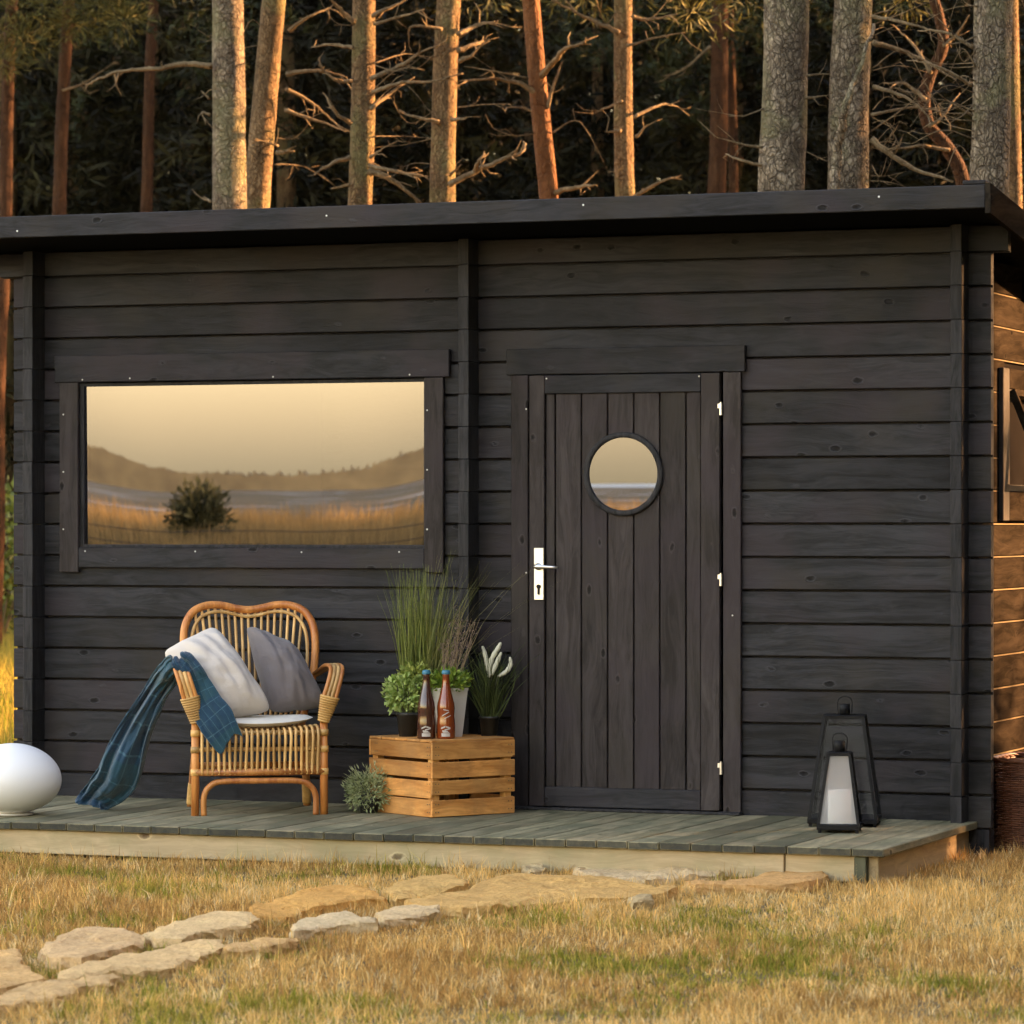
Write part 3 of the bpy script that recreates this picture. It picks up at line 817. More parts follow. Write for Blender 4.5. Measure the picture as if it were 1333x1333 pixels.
for fx_ in (.018, .032, L1 - .018, L1 - .032):
    for (z0, z1) in hs:
        m = MB(); m.tube([(fx_, .0004, (z0 + z1) / 2 - .016), (fx_, -.0012, (z0 + z1) / 2 - .016)], .0024, 6); m.tube([(fx_, .0004, (z0 + z1) / 2 + .016), (fx_, -.0012, (z0 + z1) / 2 + .016)], .0024, 6)
        m.build('nail', M['post'], crate)
        m = MB(); m.tube([(.0004, fx_, (z0 + z1) / 2 - .016), (-.0012, fx_, (z0 + z1) / 2 - .016)], .0024, 6); m.tube([(.0004, fx_, (z0 + z1) / 2 + .016), (-.0012, fx_, (z0 + z1) / 2 + .016)], .0024, 6)
        m.build('nail', M['post'], crate)
TOPZ = DECK + HC + .0085

# ------------------------------------------------------------------ plants
def leaf_cloud(n, shape, ll, lw, c_lo, c_hi, seed, up=0.4, outward=True):
    """n small folded leaves; shape(k) -> position, outward direction"""
    g = np.random.default_rng(seed); V, T, Cc = [], [], []
    for k in range(n):
        p, d = shape(g)
        d = Vector(d) + Vector(g.normal(0, .45, 3)); d.z += up * g.random(); d.normalize()
        s = d.cross(Vector(g.normal(0, 1, 3))).normalized(); nn = d.cross(s)
        L = ll * g.uniform(.6, 1.25); W = lw * g.uniform(.7, 1.2)
        b = len(V)
        V += [p, p + d * L * .5 + s * W * .5 + nn * W * .15, p + d * L - nn * L * .12, p + d * L * .5 - s * W * .5 + nn * W * .15]
        T += [(b, b + 1, b + 2), (b, b + 2, b + 3)]
        t = g.random(); c = [a + (z - a) * t for a, z in zip(c_lo, c_hi)]
        Cc += [c] * 4
    return np.array([tuple(v) for v in V], dtype=np.float32), np.array(T, dtype=np.int32), np.array(Cc, dtype=np.float32)
def blob(cx, cy, cz, rx, ry, rz, inner=0.55):
    def fn(g):
        d = g.normal(0, 1, 3); d /= np.linalg.norm(d)
        r = g.uniform(inner, 1.0) * (1 + .18 * mnoise.noise(Vector((d[0] * 2.3 + cx * 9, d[1] * 2.3, d[2] * 2.3 + cz * 7))))
        return Vector((cx + d[0] * rx * r, cy + d[1] * ry * r, cz + d[2] * rz * r)), d
    return fn
def blades(n, base, spread, height, width, lean, c_lo, c_hi, seed, curl=0.3, seg=5):
    g = np.random.default_rng(seed); V, T, Cc = [], [], []
    for k in range(n):
        a = g.uniform(0, 2 * math.pi); r = spread * math.sqrt(g.random())
        p = Vector((base[0] + r * math.cos(a), base[1] + r * math.sin(a), base[2]))
        h = height * g.uniform(.55, 1.05)
        dv = Vector((lean[0] + g.normal(0, lean[2]), lean[1] + g.normal(0, lean[2]), 1.0)).normalized()
        bend = Vector((g.normal(lean[0], .5), g.normal(lean[1], .5), -.25)) * curl
        sd = Vector((RGT.x, RGT.y, 0)) * g.uniform(.6, 1) + Vector((FWD.x, FWD.y, 0)) * g.normal(0, .6); sd.normalize()
        b = len(V); t0 = g.random(); cc = [x + (z - x) * t0 for x, z in zip(c_lo, c_hi)]
        for i in range(seg + 1):
            t = i / seg; q = p + dv * h * t + bend * h * t ** 2.6; w = width * (1 - t * .85) * .5
            V += [q - sd * w, q + sd * w]; Cc += [cc, cc]
            if i: T += [(b + 2 * i - 2, b + 2 * i - 1, b + 2 * i + 1), (b + 2 * i - 2, b + 2 * i + 1, b + 2 * i)]
    return np.array([tuple(v) for v in V], dtype=np.float32), np.array(T, dtype=np.int32), np.array(Cc, dtype=np.float32)
def merge(*gs):
    V, T, Cc, n = [], [], [], 0
    for v, t, c in gs:
        V.append(v); T.append(t + n); Cc.append(c); n += len(v)
    return np.concatenate(V), np.concatenate(T), np.concatenate(Cc)
M['leaf'] = vcol('plant_leaves', 0.5, 0.25, 0.4)
M['grassleaf'] = vcol('plant_blades', 0.55, 0.2, 0.3)
M['pot_dark'] = plain('dark_plastic_pot', (0.02, 0.021, 0.02), 0.5)
M['pot_white'] = plain('white_ceramic_pot', (0.62, 0.58, 0.52), 0.35, var=0.04)
M['soil'] = plain('potting_soil', (0.03, 0.022, 0.015), 0.95, bump=.6, scale=90)
def plant(name, base, label, group=None):
    e = empty(name, base); tag(e, label, 'plant', group); return e
def foliage(e, name, data, mat):
    v, t, c = data
    o = fast_mesh(name, v, t, mat, c, parent=e); o['kind'] = 'stuff'; return o
def topz(px, py): return onz(px, py, TOPZ)
# bright green round plant
p = topz(531, 958.5)
e = plant('potted_plant', p, 'bright green small-leaved plant in a dark pot on the crate, left of the bottles')
m = MB(); m.lathe([(.036, 0), (.046, .085), (.050, .086), (.050, .10), (.044, .10), (.042, .088)], 24); m.build('pot', M['pot_dark'], e, True)
foliage(e, 'leaves', merge(leaf_cloud(900, blob(-.012, 0, .175, .092, .085, .080, .35), .026, .017, (.16, .27, .04), (.55, .66, .24), 5), leaf_cloud(320, blob(.03, .02, .245, .075, .07, .06, .3), .026, .015, (.14, .20, .03), (.45, .48, .13), 6)), M['leaf'])
st = MB()
for k in range(14):
    a = k * 2.4; st.tube([(.01 * math.cos(a), .01 * math.sin(a), .08), (.05 * math.cos(a), .05 * math.sin(a), .17), (.06 * math.cos(a) , .06 * math.sin(a), .22)], .0016, 4)
st.build('stems', M['post'], e)['kind'] = 'stuff'
# tall reed-like grass behind
p = topz(553, 956.8)
e = plant('potted_grass', p, 'tall thin green grass rising behind the bottles on the crate')
m = MB(); m.lathe([(.045, 0), (.055, .11), (.059, .11), (.059, .125), (.052, .125), (.050, .112)], 24); m.build('pot', M['pot_white'], e, True)
ga = blades(260, (-.03, .0, .10), .066, .60, .0046, (-.02, 0, .07), (.055, .085, .012), (.23, .25, .055), 21, .10)
gb = blades(110, (.0, .0, .10), .05, .68, .0038, (.16, .05, .10), (.07, .09, .015), (.26, .24, .075), 22, .22)
gc = blades(14, (.03, .0, .12), .03, .70, .0030, (.46, .16, .12), (.18, .17, .06), (.30, .26, .12), 23, .35)
foliage(e, 'blades', merge(ga, gb, gc), M['grassleaf'])
# white tapered pot with leafy plant and heather stalks
p = topz(586, 958.8)
e = plant('potted_heather', p, 'leafy green plant with dry heather stalks in a white tapered pot behind the bottles')
m = MB(); m.lathe([(.050, 0), (.073, .190), (.076, .190), (.076, .200), (.066, .200), (.062, .178)], 4, rot=R(45) + CRA); m.build('pot', M['pot_white'], e)
MB().lathe([(.05, .172), (.05, .180)], 12).build('soil', M['soil'], e)
foliage(e, 'leaves', leaf_cloud(620, blob(0, 0, .225, .082, .08, .05, .2), .030, .012, (.06, .14, .015), (.32, .42, .06), 15, up=.9), M['leaf'])
g_ = np.random.default_rng(4); st = MB(); hv = []
for k in range(26):
    a = g_.uniform(0, 6.28); r0 = .04 * g_.random(); ln_ = Vector((g_.normal(.10, .16), g_.normal(.03, .15), 1)).normalized(); h = g_.uniform(.16, .34)
    b0 = Vector((r0 * math.cos(a), r0 * math.sin(a), .20)); pts = [b0 + ln_ * h * t + Vector((.06 * t * t * h, 0, 0)) for t in (0, .35, .7, 1)]
    st.tube(pts, [.0016, .0014, .0011, .0007], 4)
    for q in range(14):
        t = g_.uniform(.45, 1); hv.append(b0 + ln_ * h * t)
st.build('stalks', plain('dry_stalks', (.22, .15, .085), .8), e)['kind'] = 'stuff'
it = iter(hv)
def hshape(g):
    q = hv[g.integers(len(hv))]; return q + Vector(g.normal(0, .003, 3)), g.normal(0, 1, 3)
foliage(e, 'flower_spikes', leaf_cloud(700, hshape, .009, .005, (.14, .085, .075), (.30, .21, .17), 17), M['leaf'])
# foxtail plant with white plumes
p = topz(637, 957.5)
e = plant('foxtail_plant', p, 'dark leafy foxtail plant with curved white plumes at the right end of the crate')
m = MB(); m.lathe([(.033, 0), (.040, .07), (.043, .07), (.043, .08), (.038, .08), (.036, .07)], 20); m.build('pot', M['pot_dark'], e, True)
foliage(e, 'leaves', merge(blades(170, (0, 0, .05), .03, .36, .007, (.02, 0, .22), (.016, .028, .010), (.085, .11, .032), 31, .35), blades(10, (0, 0, .05), .015, .26, .008, (0, 0, .06), (.10, .13, .03), (.16, .18, .05), 32, .05)), M['grassleaf'])
M['plume'] = fabric('white_plume', (.60, .58, .44), 300)
def tocam(a, b): return RGT * a + Vector((0, 0, b))
for pts in ([(.0, .265), (.012, .32), (.038, .365), (.048, .385)], [(-.004, .26), (-.014, .32), (-.028, .37)], [(.01, .25), (.03, .30), (.05, .345)], [(-.002, .24), (.004, .30), (.016, .335)], [(.035, .245), (.07, .265), (.088, .295), (.085, .325)]):
    P_ = smooth_path([tocam(a, b) - FWD * .03 for a, b in pts], 5); n_ = len(P_)
    MB().tube(P_, [.0098 * (math.sin(math.pi * (.12 + .80 * i / (n_ - 1)))) ** .7 * (1 + .12 * math.sin(i * 2.1)) for i in range(n_)], 10).build('plume', M['plume'], e, True)
    MB().tube([(0, 0, .06), tuple((P_[0] * .5 + Vector((0, 0, .06)))), tuple(P_[0])], .0022, 5).build('stem', M['post'], e)
# bush on the deck by the crate
p = onz(480, 1058, DECK)
e = plant('small_bush', p, 'small round grey-green bush on the deck in front of the crate')
m = MB(); m.lathe([(.035, 0), (.045, .05), (.047, .06), (.040, .06)], 16); m.build('pot', M['pot_dark'], e, True)
foliage(e, 'leaves', merge(leaf_cloud(1500, blob(0, 0, .085, .102, .10, .082, .45), .020, .0065, (.15, .19, .07), (.46, .52, .27), 41), leaf_cloud(260, blob(.0, 0, .12, .09, .09, .07, .7), .03, .004, (.30, .34, .16), (.55, .58, .34), 42, up=.8)), M['leaf'])
st = MB()
for k in range(16):
    a = k * 2.4; st.tube([(0, 0, .05), (.04 * math.cos(a), .04 * math.sin(a), .09), (.07 * math.cos(a), .07 * math.sin(a), .13)], .0014, 4)
st.build('stems', M['post'], e)['kind'] = 'stuff'

# ------------------------------------------------------------------ bottles
nt = NT('amber_glass')
nt.set(Base_Color=(0.22, 0.040, 0.010), Roughness=0.06, IOR=1.5, Coat_Weight=0.5, Coat_Roughness=0.03, Specular_IOR_Level=0.6)
M['amber'] = nt.mat
nt = NT('dark_amber_glass')
nt.set(Base_Color=(0.060, 0.020, 0.012), Roughness=0.06, IOR=1.5, Coat_Weight=0.5, Coat_Roughness=0.03, Specular_IOR_Level=0.6)
M['amber_dark'] = nt.mat
M['cap'] = plain('blue_cap', (0.02, 0.17, 0.26), 0.4)
M['print'] = plain('white_print', (0.42, 0.39, 0.36), 0.5, var=.05)
bprof = [(.034, 0), (.0375, .004), (.0375, .055), (.0365, .075), (.0345, .092), (.0355, .11), (.0365, .125), (.034, .145), (.027, .172), (.020, .20), (.0155, .225), (.0138, .255), (.0145, .258), (.0145, .264)]
for px, py, mt, lab in ((555, 961.5, 'amber_dark', 'dark brown bottle with blue cap, the left one of the two on the crate'), (580.5, 961.5, 'amber', 'reddish amber bottle with blue cap in front of the white pot')):
    p = topz(px, py)
    e = empty('bottle', p); tag(e, lab, 'bottle', 'bottles on the crate')
    MB().lathe(bprof, 32).build('glass_body', M[mt], e, True)
    MB().lathe([(.0165, .262), (.0172, .264), (.0172, .272), (.015, .278), (.006, .2795)], 24).build('cap', M['cap'], e, True)
    fac = math.atan2((CAM - p).y, (CAM - p).x)
    def strip(a0, a1, z0, z1, tilt=0.0, r=.0379):
        mm = MB(); n = 6
        for i in range(n + 1):
            a = fac + a0 + (a1 - a0) * i / n; zz = tilt * (i / n)
            for z in (z0, z1): mm.v.append((r * math.cos(a), r * math.sin(a), z + zz))
        for i in range(n): mm.f.append((2 * i, 2 * i + 2, 2 * i + 3, 2 * i + 1)); mm.m.append(0)
        return mm
    pr = MB()
    for a0, a1, z0, z1, ti in ((-.55, -.05, .040, .046, .008), (.0, .50, .047, .053, -.006), (-.40, .20, .030, .036, -.003), (-.15, .45, .034, .039, .006), (-.50, .45, .010, .024, 0), (-.35, .35, .026, .029, 0)):
        s_ = strip(a0, a1, z0, z1, ti); pr.add(s_.v, s_.f)
    pr.build('printed_emblem', M['print'], e)
    if mt == 'amber':
        pr = MB()
        for a0, a1, z0, z1, ti in ((-.45, .35, .092, .096, .016), (-.15, .55, .082, .0855, .012), (-.3, .3, .118, .121, -.004)):
            s_ = strip(a0, a1, z0, z1, ti, .0369); pr.add(s_.v, s_.f)
        pr.build('printed_swirl', M['print'], e)

# ------------------------------------------------------------------ egg lamp
nt = NT('white_egg_plastic')
nt.set(Base_Color=(0.80, 0.79, 0.77), Roughness=0.42, Subsurface_Weight=0.15, Subsurface_Radius=(.02, .02, .02))
M['egg'] = nt.mat
p = onz(16, 1060.5, DECK)
m = MB(); prof = []
for i in range(33):
    t = -math.pi / 2 + math.pi * i / 32
    zz = .148 + .143 * math.sin(t); prof.append((max(.0006, .200 * math.cos(t) * (1 - .05 * math.sin(t))), max(zz, .006 + .0004 * i)))
e = empty('egg_lamp', p, 0); tag(e, 'white egg-shaped outdoor lamp lying on the deck by the corner post', 'lamp')
m.lathe(prof, 48); m.build('shade', M['egg'], e, True)
MB().lathe([(.085, 0), (.09, .0075)], 32).build('base', M['pot_white'], e, True)

# ------------------------------------------------------------------ lanterns
M['candle'] = plain('candle_wax', (0.78, 0.76, 0.74), 0.5, var=.03, Subsurface_Weight=0.2)
nt = NT('sky_sheen_glass')  # milky white mixed in for bright sky mirrored on the front pane
tr = nt.n('ShaderNodeBsdfTransparent'); dv = nt.n('ShaderNodeBsdfTranslucent'); dv.inputs[0].default_value = (.8, .78, .76, 1)
df = nt.n('ShaderNodeBsdfDiffuse'); df.inputs[0].default_value = (.7, .68, .66, 1)
a1 = nt.n('ShaderNodeMixShader'); a1.inputs[0].default_value = .5; nt.l(dv.outputs[0], a1.inputs[1]); nt.l(df.outputs[0], a1.inputs[2])
a2 = nt.n('ShaderNodeMixShader'); a2.inputs[0].default_value = .42; nt.l(tr.outputs[0], a2.inputs[1]); nt.l(a1.outputs[0], a2.inputs[2]); nt.l(a2.outputs[0], nt.out.inputs[0])
M['sky_sheen'] = nt.mat
def lantern(loc, rz, W, Hh, top, bar, label, candle, glass):
    e = empty('lantern', loc, rz); tag(e, label, 'lantern', 'black lanterns at the deck end')
    h0 = .012; hw, ht = W / 2, top / 2
    fr = MB()
    for s1, s2 in ((-1, -1), (1, -1), (1, 1), (-1, 1)):
        fr.tube([(s1 * (hw - bar / 2), s2 * (hw - bar / 2), h0 + .012), (s1 * (ht - bar / 2), s2 * (ht - bar / 2), Hh)], bar * .72, 4)
    for k in range(4):
        a = [(-1, -1), (1, -1), (1, 1), (-1, 1)][k]; b = [(-1, -1), (1, -1), (1, 1), (-1, 1)][(k + 1) % 4]
        fr.tube([(a[0] * (ht - bar / 2), a[1] * (ht - bar / 2), Hh), (b[0] * (ht - bar / 2), b[1] * (ht - bar / 2), Hh)], bar * .72, 4)
    fr.build('frame', M['black_metal'], e)
    MB().cbox(-hw, hw, -hw, hw, h0, h0 + .020, .002).build('base', M['black_metal'], e)
    for s1, s2 in ((-1, -1), (1, -1), (1, 1), (-1, 1)):
        MB().cbox(s1 * (hw - .012) - .007, s1 * (hw - .012) + .007, s2 * (hw - .012) - .007, s2 * (hw - .012) + .007, 0, h0 + .0005, .001).build('foot', M['black_metal'], e)
    MB().cbox(-ht + bar * .4, ht - bar * .4, -ht + bar * .4, ht - bar * .4, Hh - .004, Hh + .008, .002).build('top_plate', M['black_metal'], e)
    cp = MB(); cp.lathe([(.021, Hh + .006), (.021, Hh + .048), (.018, Hh + .05)], 20); cp.build('chimney', M['black_metal'], e, True)
    hd = MB(); hd.tube(smooth_path([(-.026, 0, Hh + .008), (-.028, 0, Hh + .06), (-.012, 0, Hh + .078), (.012, 0, Hh + .078), (.028, 0, Hh + .06), (.026, 0, Hh + .008)], 5), .0022, 6); hd.build('handle', M['black_metal'], e, True)
    for k in range(4):
        ca, sa = math.cos(k * math.pi / 2), math.sin(k * math.pi / 2)
        bw_, tw_ = hw - bar, ht - bar; yo, yt = -(hw - bar / 2), -(ht - bar / 2)
        q = [(-bw_, yo, h0 + .024), (bw_, yo, h0 + .024), (tw_, yt, Hh - bar * .6), (-tw_, yt, Hh - bar * .6)]
        q2 = [(x, y + .003, z) for x, y, z in q]
        v = [(x * ca - y * sa, x * sa + y * ca, z) for x, y, z in q + q2]
        MB().add(v, [(0, 1, 2, 3), (7, 6, 5, 4), (0, 4, 5, 1), (1, 5, 6, 2), (2, 6, 7, 3), (3, 7, 4, 0)]).build('glass_pane', glass if k == 0 else M['clear'], e)
    if candle:
        m = MB(); m.lathe([(.045, 0), (.046, .003), (.046, .125), (.043, .129), (.038, .127)], 28, center=(0, .0, h0 + .021)); m.build('candle', M['candle'], e, True)
        MB().tube([(0, 0, h0 + .145), (.001, 0, h0 + .162)], .0012, 5).build('wick', M['black_metal'], e)
    return e
def mid(a, b): return ((a[0] + b[0]) / 2, (a[1] + b[1]) / 2)
fl = onz(1068, 1085, DECK); fr_ = onz(1123, 1085, DECK); W1 = .166
c = (fl + fr_) / 2 + FWD * (W1 / 2)
lantern((c.x, c.y, DECK), YAW - R(9), W1, .300, .092, .011, 'small black lantern with a white candle, front one at the deck end', True, M['sky_sheen'])
bl = onz(1057, 1076, DECK); br = onz(1150, 1077, DECK); W2 = .275
c = (bl + br) / 2 + FWD * (W2 / 2 - .01)
lantern((c.x, c.y, DECK), YAW - R(9), W2, .425, .165, .0125, 'tall empty black glass lantern standing behind the small one', False, M['clear'])

# ------------------------------------------------------------------ wicker basket
M['wicker'] = wood('wicker', (0.075, 0.022, 0.010), (0.20, 0.070, 0.032), 0, knots=False, rough=0.45, spread=0.3, bumps=.2)
bk = empty('wicker_basket', (2.26, 0.45, 0.0)); tag(bk, 'dark red-brown wicker basket on the grass beside the cabin side wall', 'basket')
HX, HYb, HB = .285, .22, .365
def per(s):
    # point on a rounded rectangle, s in 0..1
    a = 2 * math.pi * s; c_, s_ = math.cos(a), math.sin(a); e_ = 0.32
    return (HX * math.copysign(abs(c_) ** e_, c_), HYb * math.copysign(abs(s_) ** e_, s_))
stk = MB(); NS = 56
S = []
pp = [per(i / 2000) for i in range(2001)]
ds = np.cumsum([0] + [math.dist(pp[i], pp[i + 1]) for i in range(2000)])
for k in range(NS): S.append(np.interp(ds[-1] * k / NS, ds, np.arange(2001)) / 2000)
for k, s in enumerate(S):
    x, y = per(s); stk.tube([(x * .97, y * .97, .0), (x, y, HB)], .0035, 5)
stk.build('stake', M['wicker'], bk)['kind'] = 'stuff'
wv = MB(); rows = 40
for r in range(rows):
    z = .008 + HB * r / rows * .985; pts = []
    for k, s in enumerate(S):
        x, y = per(s); f = 1 + (.018 if (k + r) % 2 else -.014); sc_ = .97 + .03 * z / HB
        pts.append((x * sc_ * f, y * sc_ * f, z + random.uniform(-.0012, .0012)))
    wv.tube(pts, .0044, 5, closed=True)
wv.build('weave', M['wicker'], bk, True)['kind'] = 'stuff'
rim = MB()
for q in range(3): rim.tube([(per(s)[0] * 1.01 + .004 * math.cos(k * 1.3 + q * 2.1), per(s)[1] * 1.01, HB + .004 + .006 * math.sin(k * 1.3 + q * 2.1)) for k, s in enumerate(S)], .006, 6, closed=True)
rim.build('rim', M['wicker'], bk, True)
MB().lathe([(.2, .0), (.21, .30)], 20, sy=.75).build('lining', M['dark'], bk)
# ------------------------------------------------------------------ ground, water, far shore
def ground_z(x, y):
    # flat lawn, falling gently to the bay far in front of the cabin
    d = -(y + 62) / 30.0
    return -2.2 * max(0.0, min(1.0, d)) ** 1.5 if d > 0 else 0.0
nt = NT('lawn_soil')
v, _ = obj_coord(nt, False)
n1 = nt.noise(v, 1.3, 4, .6); n2 = nt.noise(v, 24, 5, .65)
c = nt.ramp(n1, [(.35, (.13, .09, .03)), (.52, (.20, .13, .045)), (.68, (.12, .10, .027))])
c = nt.mix(nt.math('MULTIPLY', n2, .6), c, (.14, .085, .03))
nt.set(Base_Color=c, Roughness=.95, Normal=nt.bump(n2, .8, .03))
M['soil_lawn'] = nt.mat
xs = sorted(set([-3000, -1500, -800, -400, -200, -120, -80] + list(range(-60, 61, 6)) + [80, 120, 200, 400, 800, 1500, 3000]))
ys = sorted(set([-3000, -1500, -800, -400, -200, -140, -120, -110, -100] + list(range(-96, 61, 4)) + [80, 120, 200, 400, 800, 1500, 3000]))
m = MB(); m.v = [(x, y, ground_z(x, y)) for y in ys for x in xs]
nx = len(xs); m.f = [(j * nx + i, j * nx + i + 1, (j + 1) * nx + i + 1, (j + 1) * nx + i) for j in range(len(ys) - 1) for i in range(nx - 1)]; m.m = [0] * len(m.f)
g = m.build('ground', M['soil_lawn'], None, True); tag(g, 'dry late summer lawn around the cabin', kind='structure')
nt = NT('bay_water')
v, _ = obj_coord(nt, False)
wn_ = nt.noise(nt.vmath('MULTIPLY', v, (1, 1, 1)), .9, 3, .6)
nt.set(Base_Color=(.020, .026, .028), Roughness=.3, Specular_IOR_Level=.25, Normal=nt.bump(wn_, .25, .3))
M['water'] = nt.mat
w = MB().add([(-2500, -2900, -.9), (2500, -2900, -.9), (2500, -74, -.9), (-2500, -74, -.9)], [(0, 1, 2, 3)]).build('bay_water', M['water']); tag(w, 'calm bay beyond the reeds', kind='structure')
# mirrored directions: where the window looks
MIR = Vector((CAM.x, -CAM.y, EYE))
def seen(px, t):
    u = (px - CX) / FPX; d = FWD + u * RGT
    return Vector((MIR.x + t * d.x, MIR.y - t * d.y, 0))
nt = NT('salt_marsh'); v, _ = obj_coord(nt, False)
n1 = nt.noise(nt.vmath('MULTIPLY', v, (1, .35, 1)), .05, 5, .6)
nt.set(Base_Color=nt.ramp(n1, [(.38, (.040, .042, .020)), (.55, (.095, .080, .038)), (.68, (.16, .12, .055))]), Roughness=.95, Specular_IOR_Level=.1)
M['marsh'] = nt.mat
a_, b_, c_, d_ = seen(-500, 150), seen(1500, 150), seen(1500, 1400), seen(-500, 1400)
tag(MB().add([(p.x, p.y, -.80) for p in (a_, b_, c_, d_)], [(0, 1, 2, 3)]).build('salt_marsh', M['marsh']), 'flat salt marsh between the reeds and the far shore', kind='structure')
g_ = np.random.default_rng(77)
pl = MB()
for k in range(70):
    px = g_.uniform(20, 900); t = g_.uniform(300, 1100); p = seen(px, t)
    ln = g_.uniform(4, 16) * t / 600; wd = g_.uniform(2, 9); n = 14
    ring = [(p.x + ln * .5 * math.cos(2 * math.pi * i / n) * (1 + .2 * g_.normal()), p.y + wd * math.sin(2 * math.pi * i / n) * (1 + .2 * g_.normal()), -.78) for i in range(n)]
    pl.add(ring + [(p.x, p.y, -.78)], [(i, (i + 1) % n, n) for i in range(n)])
tag(pl.build('marsh_pools', M['water']), 'shallow pools glinting in the salt marsh', kind='structure')
M['far_wood'] = plain('far_wooded_shore', (.050, .050, .030), .95, var=.4, scale=.08)
hill = MB(); T0 = 1500.0
def ridge(px):
    # height of the far shore's tree line above the eye
    h = 21 * math.exp(-((px - 60) / 130) ** 2) + 15 * math.exp(-((px - 590) / 110) ** 2) + 5.5
    return h
A = seen(-350, T0); B = seen(700, T0); NH = 700; av = (B - A).normalized()
for i in range(NH + 1):
    px = -350 + 1050 * i / NH; p = seen(px, T0)
    fall = min(1, (700 - px) / 60)
    h = (ridge(px) * (1 + .20 * mnoise.noise(Vector((px * .045, 3, 0)))) + 3.5 * abs(mnoise.noise(Vector((px * .30, 1, 5)))) + 2.5 * abs(mnoise.noise(Vector((px * .9, 1, 7)))) + (4.5 * g_.random() ** 4 if px > 280 else 1.0 * g_.random())) * fall
    hill.v += [(p.x, p.y, -1.5), (p.x, p.y, max(-.5, EYE + h * .55)), (p.x - 20, p.y - 60, -1.5)]
for i in range(NH):
    a = 3 * i; hill.f += [(a, a + 3, a + 4, a + 1), (a + 1, a + 4, a + 5, a + 2)]; hill.m += [0, 0]
tag(hill.build('far_wooded_shore', M['far_wood']), kind='stuff', label='far wooded shore mirrored in the panorama window')

def tuft_blades(P, h, w, lean, colr, seed, up2=0.55):
    """vectorised grass blades: P (n,3) roots"""
    g = np.random.default_rng(seed); n = len(P)
    a = g.uniform(0, 2 * np.pi, n); dx = np.cos(a) * lean; dy = np.sin(a) * lean
    b = g.uniform(0, 2 * np.pi, n); sx_, sy_ = np.cos(b) * w / 2, np.sin(b) * w / 2
    V = np.zeros((n, 5, 3), np.float32)
    V[:, 0] = P; V[:, 1] = P; V[:, 0, 0] -= sx_; V[:, 0, 1] -= sy_; V[:, 1, 0] += sx_; V[:, 1, 1] += sy_
    mid_ = P + np.stack([dx * h * .35, dy * h * .35, h * up2], 1)
    V[:, 2] = mid_; V[:, 3] = mid_; V[:, 2, 0] -= sx_ * .7; V[:, 2, 1] -= sy_ * .7; V[:, 3, 0] += sx_ * .7; V[:, 3, 1] += sy_ * .7
    V[:, 4] = P + np.stack([dx * h, dy * h, h * np.sqrt(np.clip(1 - (lean * .8) ** 2, .1, 1))], 1)
    T = (np.arange(n)[:, None, None] * 5 + np.array([[0, 1, 3], [0, 3, 2], [2, 3, 4]])[None]).reshape(-1, 3)
    return V.reshape(-1, 3), T, np.repeat(colr, 5, axis=0)
def vnoise(x, y, s, seed):
    g = np.random.default_rng(seed); G = g.random((64, 64))
    X, Y = x / s, y / s; i, j = np.floor(X).astype(int), np.floor(Y).astype(int); fx, fy = X - i, Y - j
    fx, fy = fx * fx * (3 - 2 * fx), fy * fy * (3 - 2 * fy)
    q = lambda a, b: G[a % 64, b % 64]
    return q(i, j) * (1 - fx) * (1 - fy) + q(i + 1, j) * fx * (1 - fy) + q(i, j + 1) * (1 - fx) * fy + q(i + 1, j + 1) * fx * fy
def inside(px, py, poly):
    r = np.zeros(len(px), bool); n = len(poly)
    for i in range(n):
        x1, y1 = poly[i]; x2, y2 = poly[(i + 1) % n]
        c_ = ((y1 > py) != (y2 > py)) & (px < (x2 - x1) * (py - y1) / (y2 - y1 + 1e-12) + x1); r ^= c_
    return r
